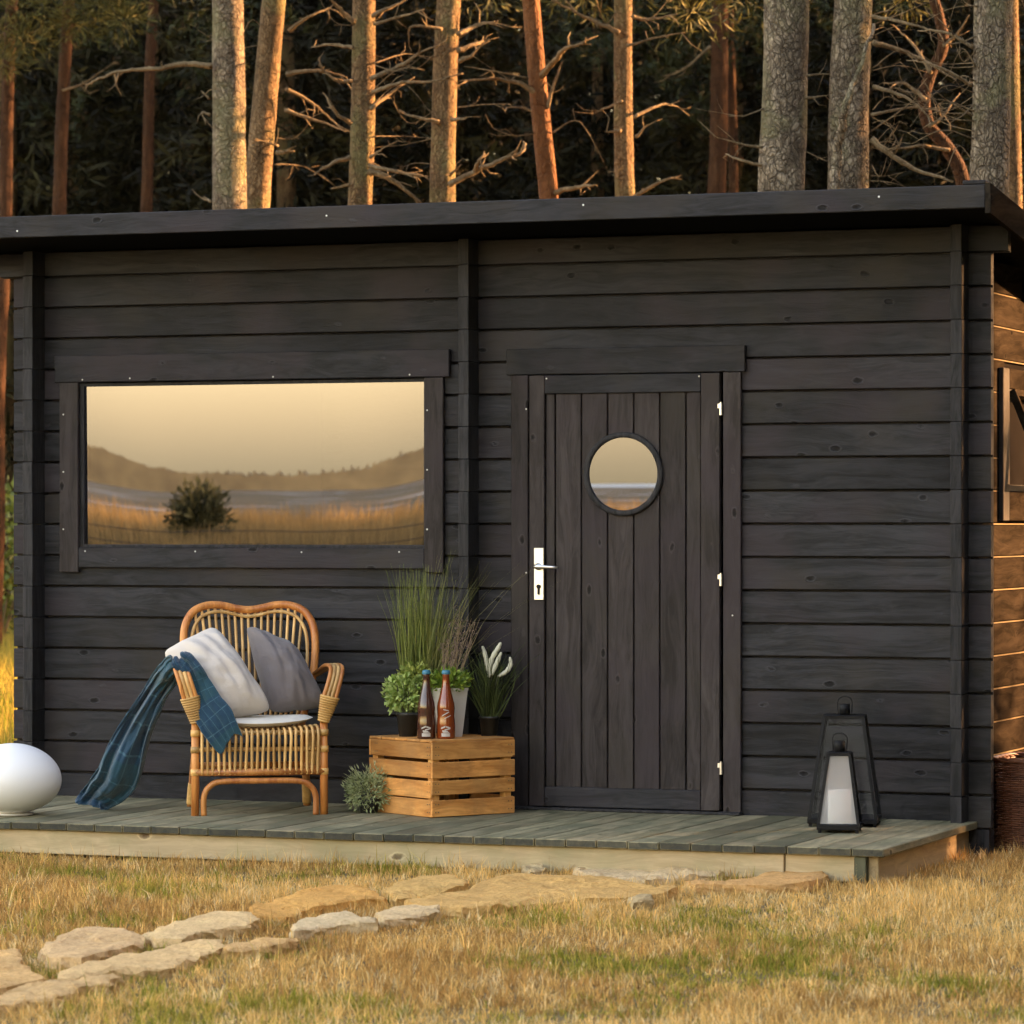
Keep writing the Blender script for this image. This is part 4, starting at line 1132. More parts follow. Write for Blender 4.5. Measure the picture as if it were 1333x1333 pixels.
# ------------------------------------------------------------------ flagstones
SX = {
 'broad tan flagstone at the left edge of the path, cut by the photo frame': [(-34, 1238), (0, 1235), (25, 1234), (31, 1252), (54, 1270), (36, 1275), (0, 1284), (-34, 1290)],
 'rounded pinkish flagstone, second stone from the left on the upper row': [(51, 1233), (78, 1214), (111, 1206), (162, 1206), (189, 1218), (184, 1225), (142, 1236), (105, 1247), (68, 1246)],
 'pale flat flagstone with a dark broken front, between the pinkish and the orange one': [(184, 1212), (236, 1192), (280, 1184), (324, 1186), (338, 1195), (322, 1201), (262, 1208), (240, 1219), (203, 1219)],
 'long pale flagstone in the middle of the lower left row': [(78, 1261), (132, 1249), (203, 1229), (250, 1222), (288, 1222), (288, 1230), (250, 1243), (218, 1254), (149, 1260), (101, 1268), (80, 1270)],
 'narrow flagstone strip nearest the camera at the bottom left': [(-34, 1297), (34, 1281), (101, 1273), (155, 1266), (157, 1270), (101, 1284), (51, 1296), (-34, 1312)],
 'thin tan flagstone sliver right of the long pale one': [(291, 1221), (345, 1215), (385, 1214), (388, 1220), (371, 1226), (338, 1232), (294, 1236)],
 'rough orange flagstone in the upper row, left of the deck-side stones': [(324, 1178), (371, 1163), (410, 1154), (464, 1148), (502, 1164), (503, 1169), (456, 1172), (400, 1180), (370, 1187), (335, 1185)],
 'whitish flagstone below the rough orange one': [(374, 1205), (405, 1190), (456, 1184), (488, 1193), (489, 1199), (441, 1201), (400, 1208), (380, 1211)],
 'small pale flagstone wedged below the big sandy slab': [(490, 1186), (514, 1178), (572, 1176), (574, 1184), (542, 1190), (499, 1194)],
 'sandy flagstone with a raised edge, left end of the big slab': [(499, 1154), (542, 1141), (584, 1137), (608, 1146), (606, 1152), (550, 1160), (518, 1166)],
 'large sandy slab of flagstone in the middle before the door': [(529, 1171), (612, 1156), (627, 1143), (670, 1136), (775, 1139), (831, 1147), (880, 1154), (865, 1160), (805, 1166), (722, 1168), (677, 1171), (640, 1177), (602, 1179), (550, 1176)],
 'whitish flagstone tucked against the deck beam below the door': [(749, 1131), (779, 1123), (900, 1123), (950, 1128), (930, 1135), (890, 1139), (840, 1144), (800, 1138)],
 'orange-tan flagstone at the right end of the path by the deck corner': [(893, 1143), (959, 1139), (1017, 1131), (1067, 1130), (1078, 1138), (1053, 1147), (1006, 1149), (940, 1149), (904, 1149)],
 'tiny grey stone against the deck beam left of the whitish flagstone': [(678, 1127), (690, 1122), (704, 1122), (710, 1128), (692, 1132)],
 'small grey stone at the front edge of the big sandy slab': [(818, 1168), (832, 1164), (848, 1164), (848, 1171), (824, 1173)],
}
def stone_mat(name, c):
    nt = NT(name); v, _ = obj_coord(nt)
    n1 = nt.noise(v, 8, 8, .72); n2 = nt.noise(v, 75, 5, .75); vo = nt.n('ShaderNodeTexVoronoi'); vo.feature = 'DISTANCE_TO_EDGE'; vo.inputs['Scale'].default_value = 9; nt.l(v, vo.inputs['Vector'])
    cc = nt.ramp(n1, [(.3, tuple(x * .72 for x in c)), (.5, c), (.72, tuple(min(.8, x * 1.22) for x in c))])
    cc = nt.mix(nt.ramp(n2, [(.47, (0, 0, 0)), (.62, (.65, .65, .65))]), cc, tuple(x * y for x, y in zip(c, (.60, .52, .42))))
    h = nt.math('ADD', nt.math('MULTIPLY', n1, 1.2), nt.math('MULTIPLY', n2, .5))
    nt.set(Base_Color=cc, Roughness=.95, Specular_IOR_Level=.1, Normal=nt.bump(h, .9, .014)); return nt.mat
SM = [stone_mat('flagstone_%s' % n, (c[0] * 1.10, c[1] * 1.0, c[2] * .80)) for n, c in (('tan', (.58, .38, .20)), ('pink', (.57, .40, .25)), ('pale', (.64, .47, .29)), ('pale_tan', (.62, .44, .26)), ('tan_strip', (.58, .40, .23)), ('sliver', (.55, .36, .19)), ('orange', (.62, .35, .13)), ('whitish', (.60, .48, .34)), ('pale_small', (.60, .46, .31)), ('sandy', (.58, .38, .17)), ('slab', (.58, .37, .165)), ('white_deck', (.60, .47, .33)), ('orange_tan', (.58, .35, .17)), ('grey', (.46, .37, .25)), ('grey_two', (.46, .36, .23)))]
import bmesh
from mathutils.geometry import delaunay_2d_cdt
STONES = []
for k, (lab, poly) in enumerate(SX.items()):
    zt = .043
    W = [onz(a, b, zt) for a, b in poly]; STONES.append([(p.x, p.y) for p in W])
    ctr = sum(W, Vector()) / len(W)
    # finer outline with broken edges
    out = []
    for i, p in enumerate(W):
        q = W[(i + 1) % len(W)]; n = max(2, int((q - p).length / .028))
        for s in range(n):
            r = p.lerp(q, s / n); j = mnoise.noise_vector(Vector((r.x * 9, r.y * 9, k * 3.1))) * .014 + mnoise.noise_vector(Vector((r.x * 31, r.y * 31, k * 3.1))) * .008
            out.append(Vector((r.x + j.x, r.y + j.y, 0)))
    n = len(out); bm = bmesh.new()
    def top_z(q, edge):
        z = zt + mnoise.noise(Vector((q.x * 5, q.y * 5, k * 2.7))) * .009 + mnoise.noise(Vector((q.x * 17, q.y * 17, k * 2.7))) * .006 + mnoise.noise(Vector((q.x * 46, q.y * 46, k * 1.3))) * .0035
        # split along its bedding: the top steps down in thin layers
        lay = mnoise.noise(Vector((q.x * 3.1, q.y * 3.1, k * 5.5))) + .25 * mnoise.noise(Vector((q.x * 14, q.y * 14, k)))
        return z - .007 * (lay > .12) - .006 * (lay > .32) - (.006 if edge else 0)
    rings = []
    for sc_, z, dn in ((1.0, -.02, .0), (1.03, .010, .006), (1.015, .024, .008), (1.0, None, 0)):
        ring = []
        for p in out:
            q = Vector((ctr.x + (p.x - ctr.x) * sc_, ctr.y + (p.y - ctr.y) * sc_, 0))
            if z is None: zz = top_z(q, True)
            else:
                zz = z + mnoise.noise(Vector((q.x * 30, q.y * 30, k * 2.7))) * dn
                if z > 0: q += Vector((mnoise.noise(Vector((q.x * 24, q.y * 24, z * 90))), mnoise.noise(Vector((q.y * 24, q.x * 24, z * 90 + 9))), 0)) * .014
            ring.append(bm.verts.new((q.x - ctr.x, q.y - ctr.y, zz)))
        rings.append(ring)
    for a, b in zip(rings, rings[1:]):
        for i in range(n): bm.faces.new((a[i], a[(i + 1) % n], b[(i + 1) % n], b[i]))
    # the broken top, meshed from scattered points inside the outline
    o2 = [(p.x, p.y) for p in out]; xs_, ys_ = [p[0] for p in o2], [p[1] for p in o2]; gs = np.random.default_rng(500 + k); st_ = .024
    gx, gy = np.meshgrid(np.arange(min(xs_), max(xs_), st_), np.arange(min(ys_), max(ys_), st_)); gx = gx.ravel() + gs.normal(0, st_ * .25, gx.size); gy = gy.ravel() + gs.normal(0, st_ * .25, gy.size)
    c2 = np.mean(o2, axis=0); keep = inside(gx, gy, [tuple(c2 + (np.array(p) - c2) * .95) for p in o2])
    pts2 = [Vector(p) for p in o2] + [Vector((x, y)) for x, y in zip(gx[keep], gy[keep])]
    res = delaunay_2d_cdt(pts2, [(i, (i + 1) % n) for i in range(n)], [], 1, 1e-6)
    vm_ = []
    for p, og in zip(res[0], res[3]):
        e_ = [q for q in og if q < n]
        vm_.append(rings[-1][e_[0]] if e_ else bm.verts.new((p.x - ctr.x, p.y - ctr.y, top_z(p, False))))
    for f in res[2]:
        try: bm.faces.new([vm_[q] for q in f])
        except ValueError: pass
    bmesh.ops.recalc_face_normals(bm, faces=bm.faces)
    me = bpy.data.meshes.new('flagstone'); bm.to_mesh(me); bm.free(); me.materials.append(SM[k])
    o = bpy.data.objects.new('flagstone', me); o.location = (ctr.x, ctr.y, 0.0); link(o)
    tag(o, lab, 'flagstone', 'flagstones of the path')

# ------------------------------------------------------------------ lawn grass
def lawn_cols(x, y, n, g):
    a = vnoise(x + 40, y + 40, .55, 1); b = vnoise(x + 40, y + 40, .16, 2); d = vnoise(x + 40, y + 40, 1.3, 3)
    straw, brown, green, olive, pale = np.array([[.80, .50, .175], [.52, .28, .09], [.25, .25, .035], [.50, .37, .08], [.86, .64, .33]])
    gp = onz(735, 1250, 0); gpatch = np.exp(-(((x - gp.x) / .32) ** 2 + ((y - gp.y) / .22) ** 2))
    nearleft = np.clip((-x + .4) / 1.6, 0, 1) * np.clip((y + 3.3) / 1.2, 0, 1)
    wg = np.clip((a - .54) * 2.2 + (b - .5) * 1.2 - .12 + .9 * gpatch + .42 * nearleft, 0, .95)
    wb = np.clip((d - .52) * 1.8 + (b - .5) * .7 + .12, 0, .7)
    r = g.random(n); r2 = g.random(n); r3 = g.random(n)
    C = np.where((r < wg)[:, None], np.where((r3 < .55)[:, None], green, olive), np.where((r2 < wb)[:, None], brown, np.where((r3 < .22)[:, None], pale, straw)))
    return C * g.uniform(.72, 1.25, (n, 1))
def lawn(n, seed, h0, h1, per=1, wid=(.0022, .0048), tilt=.45):
    g = np.random.default_rng(seed)
    # even over the ground the photograph shows; blades stand in small clumps
    u = g.uniform(-.148, .150, n); tt = np.sqrt(g.uniform(9.3 ** 2, 15.6 ** 2, n))
    x = CAM.x + tt * (FWD.x + u * RGT.x); y = CAM.y + tt * (FWD.y + u * RGT.y)
    hc = g.uniform(.55, 1.35, n); cc = lawn_cols(x, y, n, g)
    x = np.repeat(x, per); y = np.repeat(y, per); hc = np.repeat(hc, per); cc = np.repeat(cc, per, axis=0)
    if per > 1: x = x + g.normal(0, .012, len(x)); y = y + g.normal(0, .012, len(y))
    keep = ~((x < 1.95) & (y > -1.37)) & (y < .9) & ~((x < 2.06) & (y > -.06)) & ~((x > 1.95) & (y > .2))
    for poly in STONES:
        c_ = np.mean(poly, axis=0); keep &= ~inside(x, y, [tuple(c_ + (np.array(p) - c_) * .98) for p in poly])
    x, y, hc, cc = x[keep], y[keep], hc[keep], cc[keep]; n = len(x)
    hh = g.uniform(h0, h1, n) * hc * (.6 + .9 * vnoise(x + 40, y + 40, .35, 9)); P = np.stack([x, y, np.full(n, -.004)], 1)
    return tuft_blades(P, hh, g.uniform(wid[0], wid[1], n), np.clip(np.abs(g.normal(tilt, .32, n)), .05, 1.15), cc * g.uniform(.6, 1.3, (n, 1)), seed + 1)
M['lawn'] = vcol('grass_blades', .85, .4, .1)
gv_ = merge(lawn(90000, 5, .012, .030, 1, (.003, .006), .75), lawn(17000, 6, .022, .048, 8, (.0022, .005), .5), lawn(6000, 7, .045, .08, 2, (.0018, .0035), .4))
lo = fast_mesh('lawn_grass', gv_[0], gv_[1], M['lawn'], gv_[2]); tag(lo, 'short dry straw-coloured lawn grass with green patches', 'grass', kind='stuff')
# longer grass in the sun behind the left end of the cabin
g = np.random.default_rng(8); n = 26000
u = g.uniform(-.20, -.118, n); tt = g.uniform(17, 60, n); x = CAM.x + tt * (FWD.x + u * RGT.x); y = CAM.y + tt * (FWD.y + u * RGT.y)
P = np.stack([x, y, np.zeros(n)], 1); cs = np.array([.30, .235, .05])[None] * g.uniform(.6, 1.2, (n, 1)) * np.where(g.random((n, 1)) < .2, np.array([[.5, .8, .4]]), np.ones((1, 3)))
mg = tuft_blades(P, g.uniform(.10, .34, n), g.uniform(.006, .014, n), np.abs(g.normal(.3, .2, n)), cs, 9)
tag(fast_mesh('meadow_grass', mg[0], mg[1], M['lawn'], mg[2]), 'golden meadow grass beyond the left end of the cabin', 'grass', kind='stuff')
# reeds that show in the window's reflection
n = 42000; t = g.uniform(56, 84, n); px = g.uniform(60, 920, n); u = (px - CX) / FPX
x = MIR.x + t * (FWD.x + u * RGT.x); y = MIR.y - t * (FWD.y + u * RGT.y)
P = np.stack([x, y, np.array([ground_z(a, b) for a, b in zip(x, y)])], 1)
cs = np.array([.34, .215, .075])[None] * g.uniform(.55, 1.25, (n, 1))
hh = g.uniform(.6, 1.05, n) * (.75 + .5 * vnoise(x + 90, y + 120, 1.6, 14)) - P[:, 2] * .6
rd = tuft_blades(P, hh, g.uniform(.012, .03, n), np.abs(g.normal(.12, .08, n)), cs, 10)
tag(fast_mesh('reed_bed', rd[0], rd[1], M['lawn'], rd[2]), 'golden reed bed mirrored in the window', 'reeds', kind='stuff')
# ------------------------------------------------------------------ trees
def bark(name, lo, mid_, hi, scale=26, stretch=.32, strength=1.0, moss=None, crack=.7):
    nt = NT(name); v, _ = obj_coord(nt)
    sv = nt.vmath('MULTIPLY', v, (1, 1, stretch))
    wv_ = nt.vmath('ADD', sv, nt.vmath('MULTIPLY', nt.noise(v, 5, 3, .6, 1), (.16, .16, .10)))
    vo = nt.n('ShaderNodeTexVoronoi'); vo.feature = 'DISTANCE_TO_EDGE'; vo.inputs['Scale'].default_value = scale; nt.l(wv_, vo.inputs['Vector'])
    n1 = nt.noise(sv, 9, 6, .7); n2 = nt.noise(v, 70, 4, .7); n3 = nt.noise(v, 1.6, 3, .5)
    vo2 = nt.n('ShaderNodeTexVoronoi'); vo2.feature = 'DISTANCE_TO_EDGE'; vo2.inputs['Scale'].default_value = scale * 1.9; nt.l(wv_, vo2.inputs['Vector'])
    cr = nt.math('MULTIPLY', nt.ramp(vo.outputs['Distance'], [(0, (.25, .25, .25)), (.10, (1, 1, 1))]), nt.ramp(vo2.outputs['Distance'], [(0, (.55, .55, .55)), (.12, (1, 1, 1))]))
    cc = nt.ramp(n1, [(.36, lo), (.5, mid_), (.64, hi)])
    cc = nt.mix(nt.math('MULTIPLY', n3, .5), cc, mid_)
    cc = nt.mix(nt.math('MULTIPLY', nt.math('SUBTRACT', 1.0, cr), crack), cc, tuple(x * .45 for x in lo))
    cc = nt.mix(nt.ramp(n2, [(.45, (0, 0, 0)), (.65, (.5, .5, .5))]), cc, lo)
    if moss: cc = nt.mix(nt.math('MULTIPLY', nt.ramp(nt.noise(v, 3, 5, .65), [(.5, (0, 0, 0)), (.62, (1, 1, 1))]), .6), cc, moss)
    h = nt.math('ADD', nt.math('MULTIPLY', cr, .8), nt.math('ADD', nt.math('MULTIPLY', n1, .9), nt.math('MULTIPLY', n2, .25)))
    nt.set(Base_Color=cc, Roughness=.9, Specular_IOR_Level=.15, Normal=nt.bump(h, strength, .03)); return nt.mat
M['bark_grey'] = bark('grey_pine_bark', (.095, .072, .050), (.235, .185, .132), (.42, .345, .25), 26, .55, crack=.95, moss=(.20, .19, .10))
M['bark_warm'] = bark('warm_pine_bark', (.10, .064, .034), (.23, .145, .075), (.36, .235, .125), 34, .4, moss=(.17, .16, .07))
M['bark_red'] = bark('red_pine_bark', (.085, .036, .016), (.15, .066, .028), (.23, .112, .052), 15, .3, .6, crack=.5)
M['bark_red_shaded'] = bark('shaded_red_pine_bark', (.035, .016, .008), (.065, .028, .012), (.11, .05, .022), 18, .3, .7, crack=.7)  # red bark darkened, forest shade put into the colour
M['dead'] = bark('dead_branch_wood', (.10, .07, .040), (.20, .145, .085), (.32, .24, .145), 40, .4, .5)
M['needles'] = vcol('pine_needles', .7, .15, .2)
def trunk_mesh(r0, r1, Hh, seed, n=26, dz=.11, rough=.07, base=Vector((0, 0, 0)), top=Vector((0, 0, 10))):
    m = MB(); k = int(Hh / dz)
    for i in range(k + 1):
        t = i / k; c = base.lerp(top, t); r = r0 + (r1 - r0) * t ** .85
        if t < .06: r *= 1 + .35 * (1 - t / .06) ** 2
        wob = mnoise.noise_vector(Vector((seed, t * 5, 0))) * .05
        for q in range(n):
            a = 2 * math.pi * q / n
            d = 1 + rough * mnoise.noise(Vector((math.cos(a) * 2.2, math.sin(a) * 2.2, c.z * 1.7 + seed))) + rough * .8 * mnoise.noise(Vector((math.cos(a) * 7, math.sin(a) * 7, c.z * 6 + seed)))
            m.v.append((c.x + wob.x + r * d * math.cos(a), c.y + wob.y + r * d * math.sin(a), c.z))
    for i in range(k):
        for q in range(n):
            q2 = (q + 1) % n; m.f.append((i * n + q, i * n + q2, (i + 1) * n + q2, (i + 1) * n + q)); m.m.append(0)
    return m
def crown_data(seed, n, z0, z1, rad, tuft=.16, per=7, c_lo=(.008, .013, .004), c_hi=(.030, .036, .010)):
    """needle tufts grouped on boughs, with gaps between the boughs"""
    g = np.random.default_rng(seed); V, T, C_ = [], [], []
    nb = max(8, n // 28)
    for b in range(nb):
        t = g.random() ** .9; z = z0 + (z1 - z0) * t; R_ = rad * (1 - .75 * t ** 1.5) * g.uniform(.6, 1.1); a = g.uniform(0, 2 * np.pi)
        d = np.array([np.cos(a), np.sin(a), g.uniform(-.15, .35)])
        for q in range(n // nb):
            s = g.uniform(.25, 1) ** .7; p = np.array([0, 0, z]) + d * R_ * s + g.normal(0, .16 + .12 * s, 3) * np.array([1, 1, .55])
            out = d * .6 + g.normal(0, .5, 3) + np.array([0, 0, .5]); out /= np.linalg.norm(out)
            cc = np.array(c_lo) + (np.array(c_hi) - np.array(c_lo)) * g.random()
            for w_ in range(per):
                e_ = out + g.normal(0, .55, 3); e_ /= np.linalg.norm(e_); L = tuft * g.uniform(.7, 1.3)
                sd = np.cross(e_, g.normal(0, 1, 3)); sd = sd / (np.linalg.norm(sd) + 1e-9) * tuft * .085
                i0 = len(V); V += [p - sd, p + sd, p + e_ * L]; T.append((i0, i0 + 1, i0 + 2)); C_ += [cc, cc, cc]
    return np.array(V, np.float32), np.array(T, np.int32), np.array(C_, np.float32)
def spruce_data(seed, Hh, rad, whorls=30, sprays=13, c_lo=(.006, .006, .002), c_hi=(.034, .030, .009), z_lo=.3):
    g = np.random.default_rng(seed); V, T, C_ = [], [], []
    for w_ in range(whorls):
        t = w_ / whorls; z = z_lo + (Hh - z_lo) * t; nb = 8 if t < .7 else 6
        for b in range(nb):
            a = 2 * np.pi * (b + g.uniform(-.35, .35)) / nb + w_ * 1.1; L = rad * (1 - t) ** .8 * g.uniform(.6, 1.15) + .15
            dr = g.uniform(-.45, -.05) if t < .7 else g.uniform(-.1, .5)
            d = np.array([np.cos(a), np.sin(a), 0.]); cc = np.array(c_lo) + (np.array(c_hi) - np.array(c_lo)) * g.random() ** 1.4
            for s in range(sprays):
                f = .12 + .88 * (s + g.random()) / sprays; p = np.array([0, 0, z]) + d * L * f + np.array([0, 0, dr * L * f * f]) + g.normal(0, .05, 3)
                for q in range(6):
                    e_ = d * .7 + g.normal(0, .55, 3); e_[2] -= .15; e_ /= np.linalg.norm(e_); l_ = g.uniform(.14, .34)
                    sd = np.cross(e_, g.normal(0, 1, 3)); sd = sd / (np.linalg.norm(sd) + 1e-9) * l_ * g.uniform(.04, .10)
                    i0 = len(V); m_ = p + e_ * l_ * .5; V += [p, m_ + sd, p + e_ * l_, m_ - sd]; T += [(i0, i0 + 1, i0 + 2), (i0, i0 + 2, i0 + 3)]; C_ += [cc * g.uniform(.75, 1.3)] * 4
    return np.array(V, np.float32), np.array(T, np.int32), np.array(C_, np.float32)

def bend_px(pts, t, jit, g):
    out = []
    dep = 0.0
    for i, (a, b) in enumerate(pts):
        dep += g.normal(0, .10) if i else 0
        out.append(at(a, b, t + dep))
    return out
def branch(tree, pts, r, t, seed, mat, twigs=True):
    g = np.random.default_rng(seed)
    P = smooth_path(bend_px(pts, t - .05, .1, g), 6)
    k = t / FPX; n = len(P)
    P = [p + Vector(g.normal(0, .16 * r * k, 3)) for p in P]
    m = MB(); m.tube(P, [max(.35, r * (1 - .75 * (i / (n - 1)))) * k for i in range(n)], 7)
    if twigs:
        for q in range(max(2, n // 4)):
            i = int(g.integers(n // 4, n)); d = (P[min(i + 1, n - 1)] - P[max(i - 1, 0)]).normalized()
            d = (d + Vector(g.normal(0, .75, 3))).normalized(); L = g.uniform(8, 34) * k; e_ = (d + Vector(g.normal(0, .5, 3))).normalized()
            m.tube([P[i], P[i] + d * L * .6, P[i] + d * L * .6 + e_ * L * .5], [.28 * r * k + .25 * k, .2 * r * k + .2 * k, .25 * k], 4)
    inv_ = Matrix.Translation(-Vector(tree.location))
    o = m.build('branch', mat, tree, True); o.matrix_parent_inverse = inv_
    return o
crowns = [crown_data(60 + i, 1500, 0, 5.5, 2.3) for i in range(3)]
crown_mesh = []
def add_crown(tree, i, z, top):
    if len(crown_mesh) < 3:
        o = fast_mesh('crown', *crowns[len(crown_mesh)][:2], M['needles'], crowns[len(crown_mesh)][2]); crown_mesh.append(o.data)
    else:
        o = bpy.data.objects.new('crown', crown_mesh[i % 3]); link(o)
    o.parent = tree; o.location = (top.x * .85, top.y * .85, z); o.rotation_euler = (0, 0, i * 1.7)
TR = [
 # px at the roof line, px at the top edge, distance, width px, bark, label, branches (points, px radius)
 (301, 296, 26.0, 51, 'bark_grey', 'grey pine trunk lit along its right edge, left one of the close pair', [([(276, 86), (240, 83), (200, 90), (160, 92), (128, 103), (112, 112)], 4.2), ([(272, 128), (262, 118)], 2), ([(273, 150), (263, 146), (266, 156)], 2.2), ([(275, 262), (262, 258)], 2)]),
 (337, 360, 27.0, 39, 'bark_warm', 'pine trunk leaning right, right one of the close pair', [([(372, 97), (415, 92), (452, 101)], 3.4), ([(372, 115), (400, 130), (425, 150), (449, 172)], 2.8), ([(370, 143), (410, 156), (450, 171)], 3), ([(360, 199), (384, 197)], 3.4), ([(376, 40), (400, 22), (430, 10)], 3), ([(362, 190), (330, 180)], 2)]),
 (468, 476, 26.0, 37, 'bark_warm', 'pine trunk with many broken side branches, third from the left behind the roof', [([(462, 28), (442, 12), (425, -8)], 4), ([(460, 62), (430, 58), (405, 62)], 3), ([(459, 105), (436, 104), (414, 84)], 3.2), ([(457, 160), (438, 148), (420, 120)], 3.5), ([(484, 102), (520, 86), (545, 70), (572, 58)], 3.6), ([(484, 120), (520, 108), (560, 106), (602, 96)], 3), ([(482, 142), (510, 120), (540, 100)], 3.4), ([(484, 20), (512, 8), (534, -4)], 3.2), ([(486, 32), (520, 22), (552, 12)], 2.6), ([(480, 222), (510, 234), (548, 264)], 5.5), ([(480, 216), (520, 224), (558, 230)], 3.2), ([(456, 205), (430, 214), (408, 228)], 3.4), ([(456, 240), (430, 246)], 2.6), ([(482, 205), (500, 192)], 2.6)]),
 (575, 584, 26.0, 39, 'bark_warm', 'pine trunk with a long dead branch low on its right, above the window', [([(596, 45), (620, 33), (644, 28)], 3.6), ([(596, 66), (622, 56), (630, 54)], 4), ([(596, 80), (612, 74), (622, 62)], 3.6), ([(576, 38), (535, 35), (533, 62)], 2.4), ([(572, 158), (540, 152), (520, 143)], 3), ([(588, 156), (606, 155)], 3), ([(586, 240), (620, 223), (650, 209), (680, 198), (682, 184)], 4.4), ([(618, 222), (624, 208), (632, 200)], 3), ([(586, 228), (600, 214)], 2.2)]),
 (716, 690, 27.0, 29, 'bark_red', 'orange-red pine trunk leaning left, between the window and the door', [([(697, 120), (672, 107), (640, 103), (598, 106)], 3.8), ([(706, 98), (725, 75), (740, 62), (760, 57)], 4.8), ([(712, 140), (724, 102), (729, 86)], 3), ([(722, 250), (755, 243), (776, 241)], 4), ([(703, 148), (680, 140), (660, 140)], 2.4)]),
 (817, 814, 27.0, 30, 'bark_warm', 'straight brown pine trunk standing above the porthole door', [([(824, 22), (845, 25), (882, 18)], 3.2), ([(816, 60), (850, 50), (892, 42)], 2.2), ([(806, 43), (770, 25), (718, 0)], 3.8), ([(810, 132), (785, 142), (770, 150)], 2), ([(828, 178), (843, 162)], 2.4), ([(826, 256), (860, 237), (884, 230)], 3), ([(826, 152), (862, 136), (884, 140)], 2.6), ([(808, 170), (790, 172)], 3)]),
 (1021, 1026, 22.0, 70, 'bark_grey', 'thick rough grey pine trunk above the right part of the roof', [([(992, 192), (960, 186), (930, 178)], 2.2), ([(992, 215), (962, 208), (945, 200)], 2.6), ([(1050, 128), (1078, 124)], 2.2), ([(1050, 98), (1082, 96)], 2)]),
 (1109, 1115, 22.0, 60, 'bark_grey', 'thick grey pine trunk with a pale dead branch across its front', [([(1136, 22), (1180, 30), (1222, 42)], 3), ([(1136, 55), (1190, 72), (1244, 104)], 4), ([(1136, 112), (1185, 130), (1215, 160)], 3), ([(1134, 182), (1180, 214), (1240, 238)], 5), ([(1134, 150), (1190, 140), (1240, 148)], 2.4)]),
 (1288, 1295, 21.0, 58, 'bark_grey', 'thick greenish-grey pine trunk behind the roof corner', [([(1268, 62), (1230, 42), (1195, 40)], 3), ([(1266, 112), (1220, 86), (1180, 78)], 2.6), ([(1266, 150), (1232, 130)], 2)]),
 (1322, 1318, 26.5, 26, 'bark_warm', 'sunlit reddish pine trunk peeping out right of the roof corner', []),
 (8, 16, 38.0, 21, 'bark_red_shaded', 'dim reddish pine trunk at the far left edge', []),
 (79, 89, 40.0, 22, 'bark_red_shaded', 'dim orange pine trunk second from the left edge', [([(82, 118), (110, 108), (150, 80)], 2)]),
 (188, 203, 44.0, 19, 'bark_red_shaded', 'thin dim pine trunk left of the close pair', []),
 (930, 939, 42.0, 31, 'bark_red_shaded', 'dark reddish pine trunk left of the thick grey ones', [([(925, 60), (890, 90), (860, 100)], 2)]),
 (953, 950, 44.0, 16, 'bark_red_shaded', 'slender dim pine trunk close beside the dark reddish one', []),
]
TREES = []
for i, (pb, pt, t, wpx, bk_, lab, brs) in enumerate(TR):
    a = at(pb, 260, t); b = at(pt, 0, t); d = (b - a) / (b.z - a.z)
    base = a - d * a.z; base.z = 0; Hh = 11.5; top = base + d * Hh
    tree = empty('pine_tree', base); tag(tree, lab, 'tree', 'pines behind the cabin')
    r = wpx * t / FPX / 2
    m = trunk_mesh(r * 1.12, r * .45, Hh, i * 7.3, rough=.075 if bk_ != 'bark_red' else .04, base=Vector((0, 0, 0)), top=top - base)
    # the width given holds at the roof line
    m.build('trunk', M[bk_], tree, True)
    add_crown(tree, i, 6.6 if t < 35 else 6.2, (top - base) * .6)
    TREES.append((tree, t))
    for k, (pts, rr) in enumerate(brs): branch(tree, pts, rr, t - r * .3, i * 31 + k, M['dead'])
# the pale dead limb in front of the second grey trunk
branch(TREES[7][0], [(1086, 250), (1089, 200), (1100, 145), (1118, 92), (1140, 30)], 8, 21.6, 900, M['bark_grey'], False)
# fine dead twigs
g_ = np.random.default_rng(55)
for k in range(60):
    i = int(g_.choice([1, 2, 3, 4, 5, 6, 7, 7, 7, 8, 8, 8])); tree, t = TREES[i]; pb, pt = TR[i][0], TR[i][1]; w_ = TR[i][3]
    y0 = g_.uniform(5, 240); c_ = pb + (pt - pb) * (260 - y0) / 260; s = -1 if (i == 8 or g_.random() < .5) else 1
    if i in (6, 7): s = 1 if i == 7 else s
    L = g_.uniform(25, 85); x0 = c_ + s * w_ * .40
    branch(tree, [(x0, y0), (x0 + s * L * .5, y0 - g_.normal(2, 12)), (x0 + s * L, y0 - g_.normal(4, 22))], g_.uniform(.6, 1.3), t, 1000 + k, M['dead'])
# the bent slender pine between the grey trunks
a = [(1290, 620), (1272, 400), (1255, 245), (1235, 195), (1210, 165), (1203, 130), (1212, 95), (1228, 60), (1222, 20), (1208, -30), (1200, -110)]
P = smooth_path([at(x, y, 25.0) for x, y in a], 6); b0 = P[0].copy(); b0.z = 0
bt = empty('bent_pine', b0); tag(bt, 'slender bent red-barked pine between the thick grey trunks', 'tree', 'pines behind the cabin')
m = MB(); m.tube([b0] + P, [.06] + [.052 - .022 * i / len(P) for i in range(len(P))], 10)
o = m.build('trunk', M['bark_red_shaded'], bt, True); o.matrix_parent_inverse = Matrix.Translation(-b0)
for k, pts in enumerate(([(1212, 95), (1190, 60), (1170, 40)], [(1205, 130), (1180, 110), (1150, 108)], [(1228, 60), (1245, 45), (1262, 20)], [(1236, 196), (1200, 190), (1160, 195)], [(1210, 165), (1228, 150), (1250, 120)])):
    branch(bt, pts, 3, 25.0, 2000 + k, M['dead'])
cr_ = bpy.data.objects.new('crown', crown_mesh[1]); link(cr_, bt); cr_.location = (P[-1].x - b0.x, P[-1].y - b0.y, 6.6); cr_.scale = (.6, .6, .6)

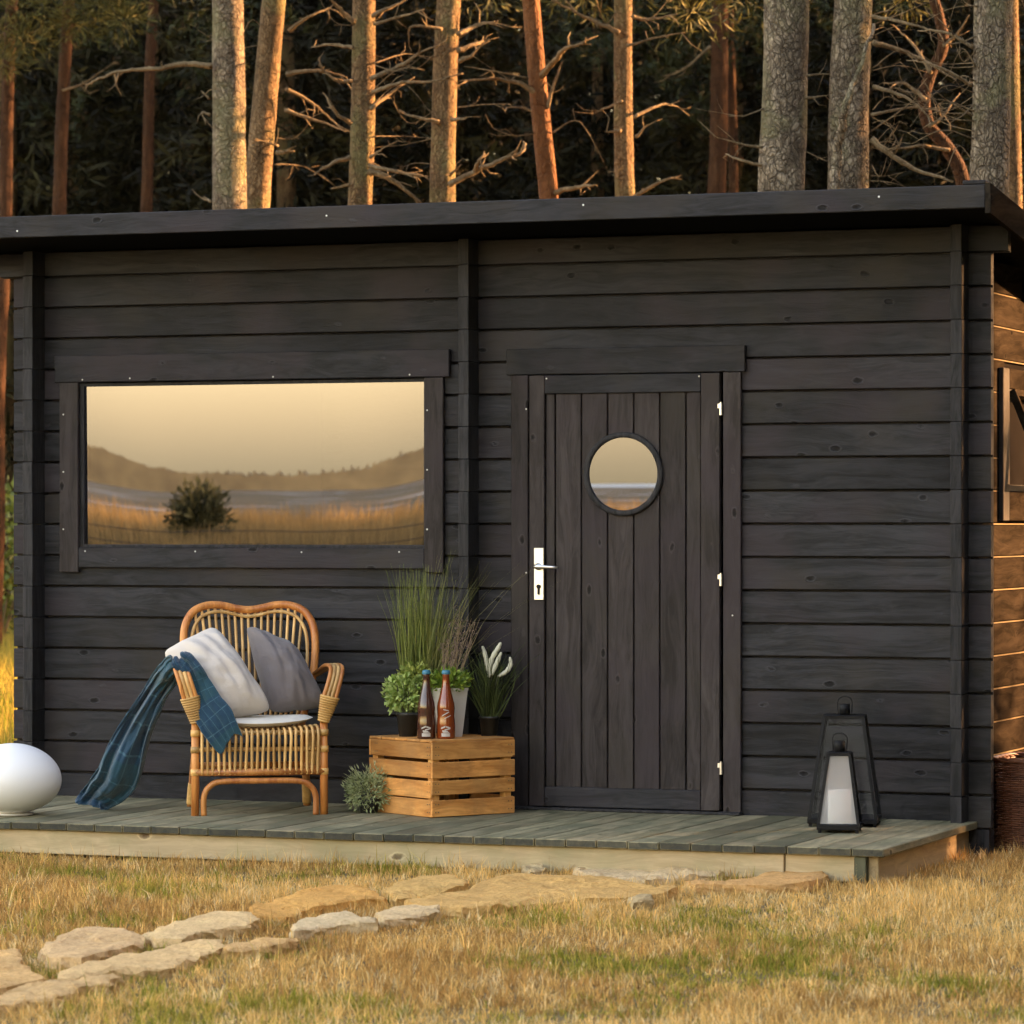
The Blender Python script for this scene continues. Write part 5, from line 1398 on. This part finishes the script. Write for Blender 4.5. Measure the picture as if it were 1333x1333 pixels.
# low boughs of the left pines, sunlight put into their golden needle colour
def bough(tree, px, py, t, r, n, seed):
    c = at(px, py, t) - Vector(tree.location); d_ = leaf_cloud(n, blob(c.x, c.y, c.z, r, r, r * .6, .05), .15, .010, (.03, .034, .008), (.13, .115, .028), seed)
    o = fast_mesh('bough', d_[0], d_[1], M['needles'], d_[2], parent=tree); o['kind'] = 'stuff'
for k, (px, py, r) in enumerate(((60, 8, .55), (95, 30, .35), (130, 5, .5), (30, 50, .35), (160, 25, .3), (5, 80, .3), (20, 10, .5), (110, -15, .5))):
    bough(TREES[11 if px > 50 else 10][0], px, py, 37.5, r, 230, 700 + k)
for k, (px, py, r) in enumerate(((900, 15, .4), (960, -5, .5), (1180, -5, .35), (640, -10, .5), (760, -5, .4))):
    bough(TREES[13 if px > 850 else 4][0], px, py, 30 + k, r, 160, 720 + k)
# spruces that close the wood behind, and added unseen spruces off to the right that keep the clearing in shade
spr = []
for k in range(3):
    d_ = spruce_data(300 + k, (11.5, 13.5, 12.5)[k], (2.1, 2.4, 1.9)[k])
    e = empty('spruce_tree', (0, 0, 0)); fast_mesh('crown', d_[0], d_[1], M['needles'], d_[2], parent=e)
    MB().tube([(0, 0, 0), (0, 0, 6), (0, 0, 12)], [.16, .1, .02], 8).build('trunk', M['bark_warm'], e, True)
    spr.append(e)
used = [False] * 3
def put(k, x, y, s, label, group):
    e = spr[k] if not used[k] else copy_tree(spr[k])
    used[k] = True
    e.location = (x, y, 0); e.rotation_euler = (0, 0, random.uniform(0, 6.28)); e.scale = (s, s, s * random.uniform(.92, 1.1))
    tag(e, label, 'tree', group)
g_ = np.random.default_rng(91)
SN = Vector((-SUN_DIR.y, SUN_DIR.x, 0))
def lane(x, y): return SN.x * x + SN.y * y
cnt = 0
for row, (t, n) in enumerate(((47, 10), (53, 11), (60, 13), (68, 15), (77, 17))):
    for i in range(n):
        u = -.185 + .37 * (i + .5 + .3 * g_.normal() * .6 + (row % 2) * .5) / n; tt = t + g_.uniform(-2, 2)
        p = CAM + tt * (FWD + u * RGT)
        put(cnt % 3, p.x, p.y, g_.uniform(.85, 1.15) * (1 + .12 * row), 'dark dense spruce in the gloom at the back of the wood', 'spruces at the back of the wood'); cnt += 1
# right of the frame, towards the sun
def off(w_, t, s):
    p = SN * w_ + SUN_DIR * t
    put(int(g_.integers(3)), p.x, p.y, s, 'tall spruce outside the right edge of the photo', 'spruces right of the clearing')
for t in (13.0, 15.2, 17.4, 19.6):
    for w_ in np.arange(-15, 7.0, 1.35):
        ww = w_ + g_.uniform(-.3, .3)
        if -1.95 < ww < 1.2 and t < 30: continue
        if ww > 4.4: continue
        off(ww, t + g_.uniform(-.6, .6), g_.uniform(1.05, 1.3))
for k in range(70):
    w_ = g_.uniform(16, 62); t = g_.uniform(4, 34); p = SN * w_ + SUN_DIR * t; dd = p - CAM; f_ = dd.dot(FWD)
    if abs(dd.dot(RGT) / f_) < .155: continue
    off(w_, t, g_.uniform(.95, 1.3))
for k in range(60):
    # unseen spruces added down the right side to block low sky light
    x = g_.uniform(9.5, 17); y = g_.uniform(-24, 9); p = Vector((x, y, 0)); w_ = lane(x, y)
    if -2.3 < w_ < 1.3 or w_ > 4.4: continue
    put(int(g_.integers(3)), x, y, g_.uniform(1.0, 1.3), 'tall spruce outside the right edge of the photo', 'spruces right of the clearing')
# bush at the left end of the cabin
p = at(-2, 800, 40.0); p.z = 0
e = empty('leafy_bush', p); tag(e, 'sunlit green leafy bush behind the left end of the cabin', 'bush')
foliage(e, 'leaves', merge(leaf_cloud(1600, blob(0, 0, 1.15, .9, .9, .72, .4), .10, .06, (.06, .09, .015), (.22, .26, .05), 71), leaf_cloud(700, blob(-.3, .2, .7, .8, .8, .6, .4), .10, .05, (.05, .08, .015), (.18, .20, .04), 72)), M['leaf'])
st = MB()
for k in range(9): st.tube([(0, 0, 0), (.2 * math.cos(k * 2.4), .2 * math.sin(k * 2.4), .6), (.4 * math.cos(k * 2.4), .4 * math.sin(k * 2.4), 1.2)], [.015, .01, .004], 5)
st.build('stems', M['dead'], e)
# young pine whose mirror image stands in the window
p = seen(258, 61); e = empty('young_pine', (p.x, p.y, 0)); tag(e, 'small dark pine mirrored in the panorama window', 'tree')
d_ = leaf_cloud(2600, blob(0, 0, .85, .50, .50, .72, .1), .14, .05, (.035, .040, .015), (.10, .095, .035), 81, up=.8)
foliage(e, 'crown', d_, M['needles'])
MB().tube([(0, 0, 0), (0, 0, 1.25)], [.04, .015], 6).build('trunk', M['bark_warm'], e)
# wire fence in front of the reeds
fe = empty('wire_fence', seen(560, 55)); tag(fe, 'low two-wire fence mirrored in the window', 'fence')
inv_ = Matrix.Translation(-Vector(fe.location)); a, b = seen(40, 55.5), seen(1000, 54.5)
for hz in (.62, .82):
    w_ = MB().tube([a + Vector((0, 0, hz)), (a + b) / 2 + Vector((0, 0, hz - .01)), b + Vector((0, 0, hz))], .006, 5).build('wire', M['black_metal'], fe); w_.matrix_parent_inverse = inv_
for q in (0, 1):
    c = a.lerp(b, q); w_ = MB().cbox(c.x - .03, c.x + .03, c.y - .03, c.y + .03, 0, .95, .005).build('post', M['dead'], fe); w_.matrix_parent_inverse = inv_
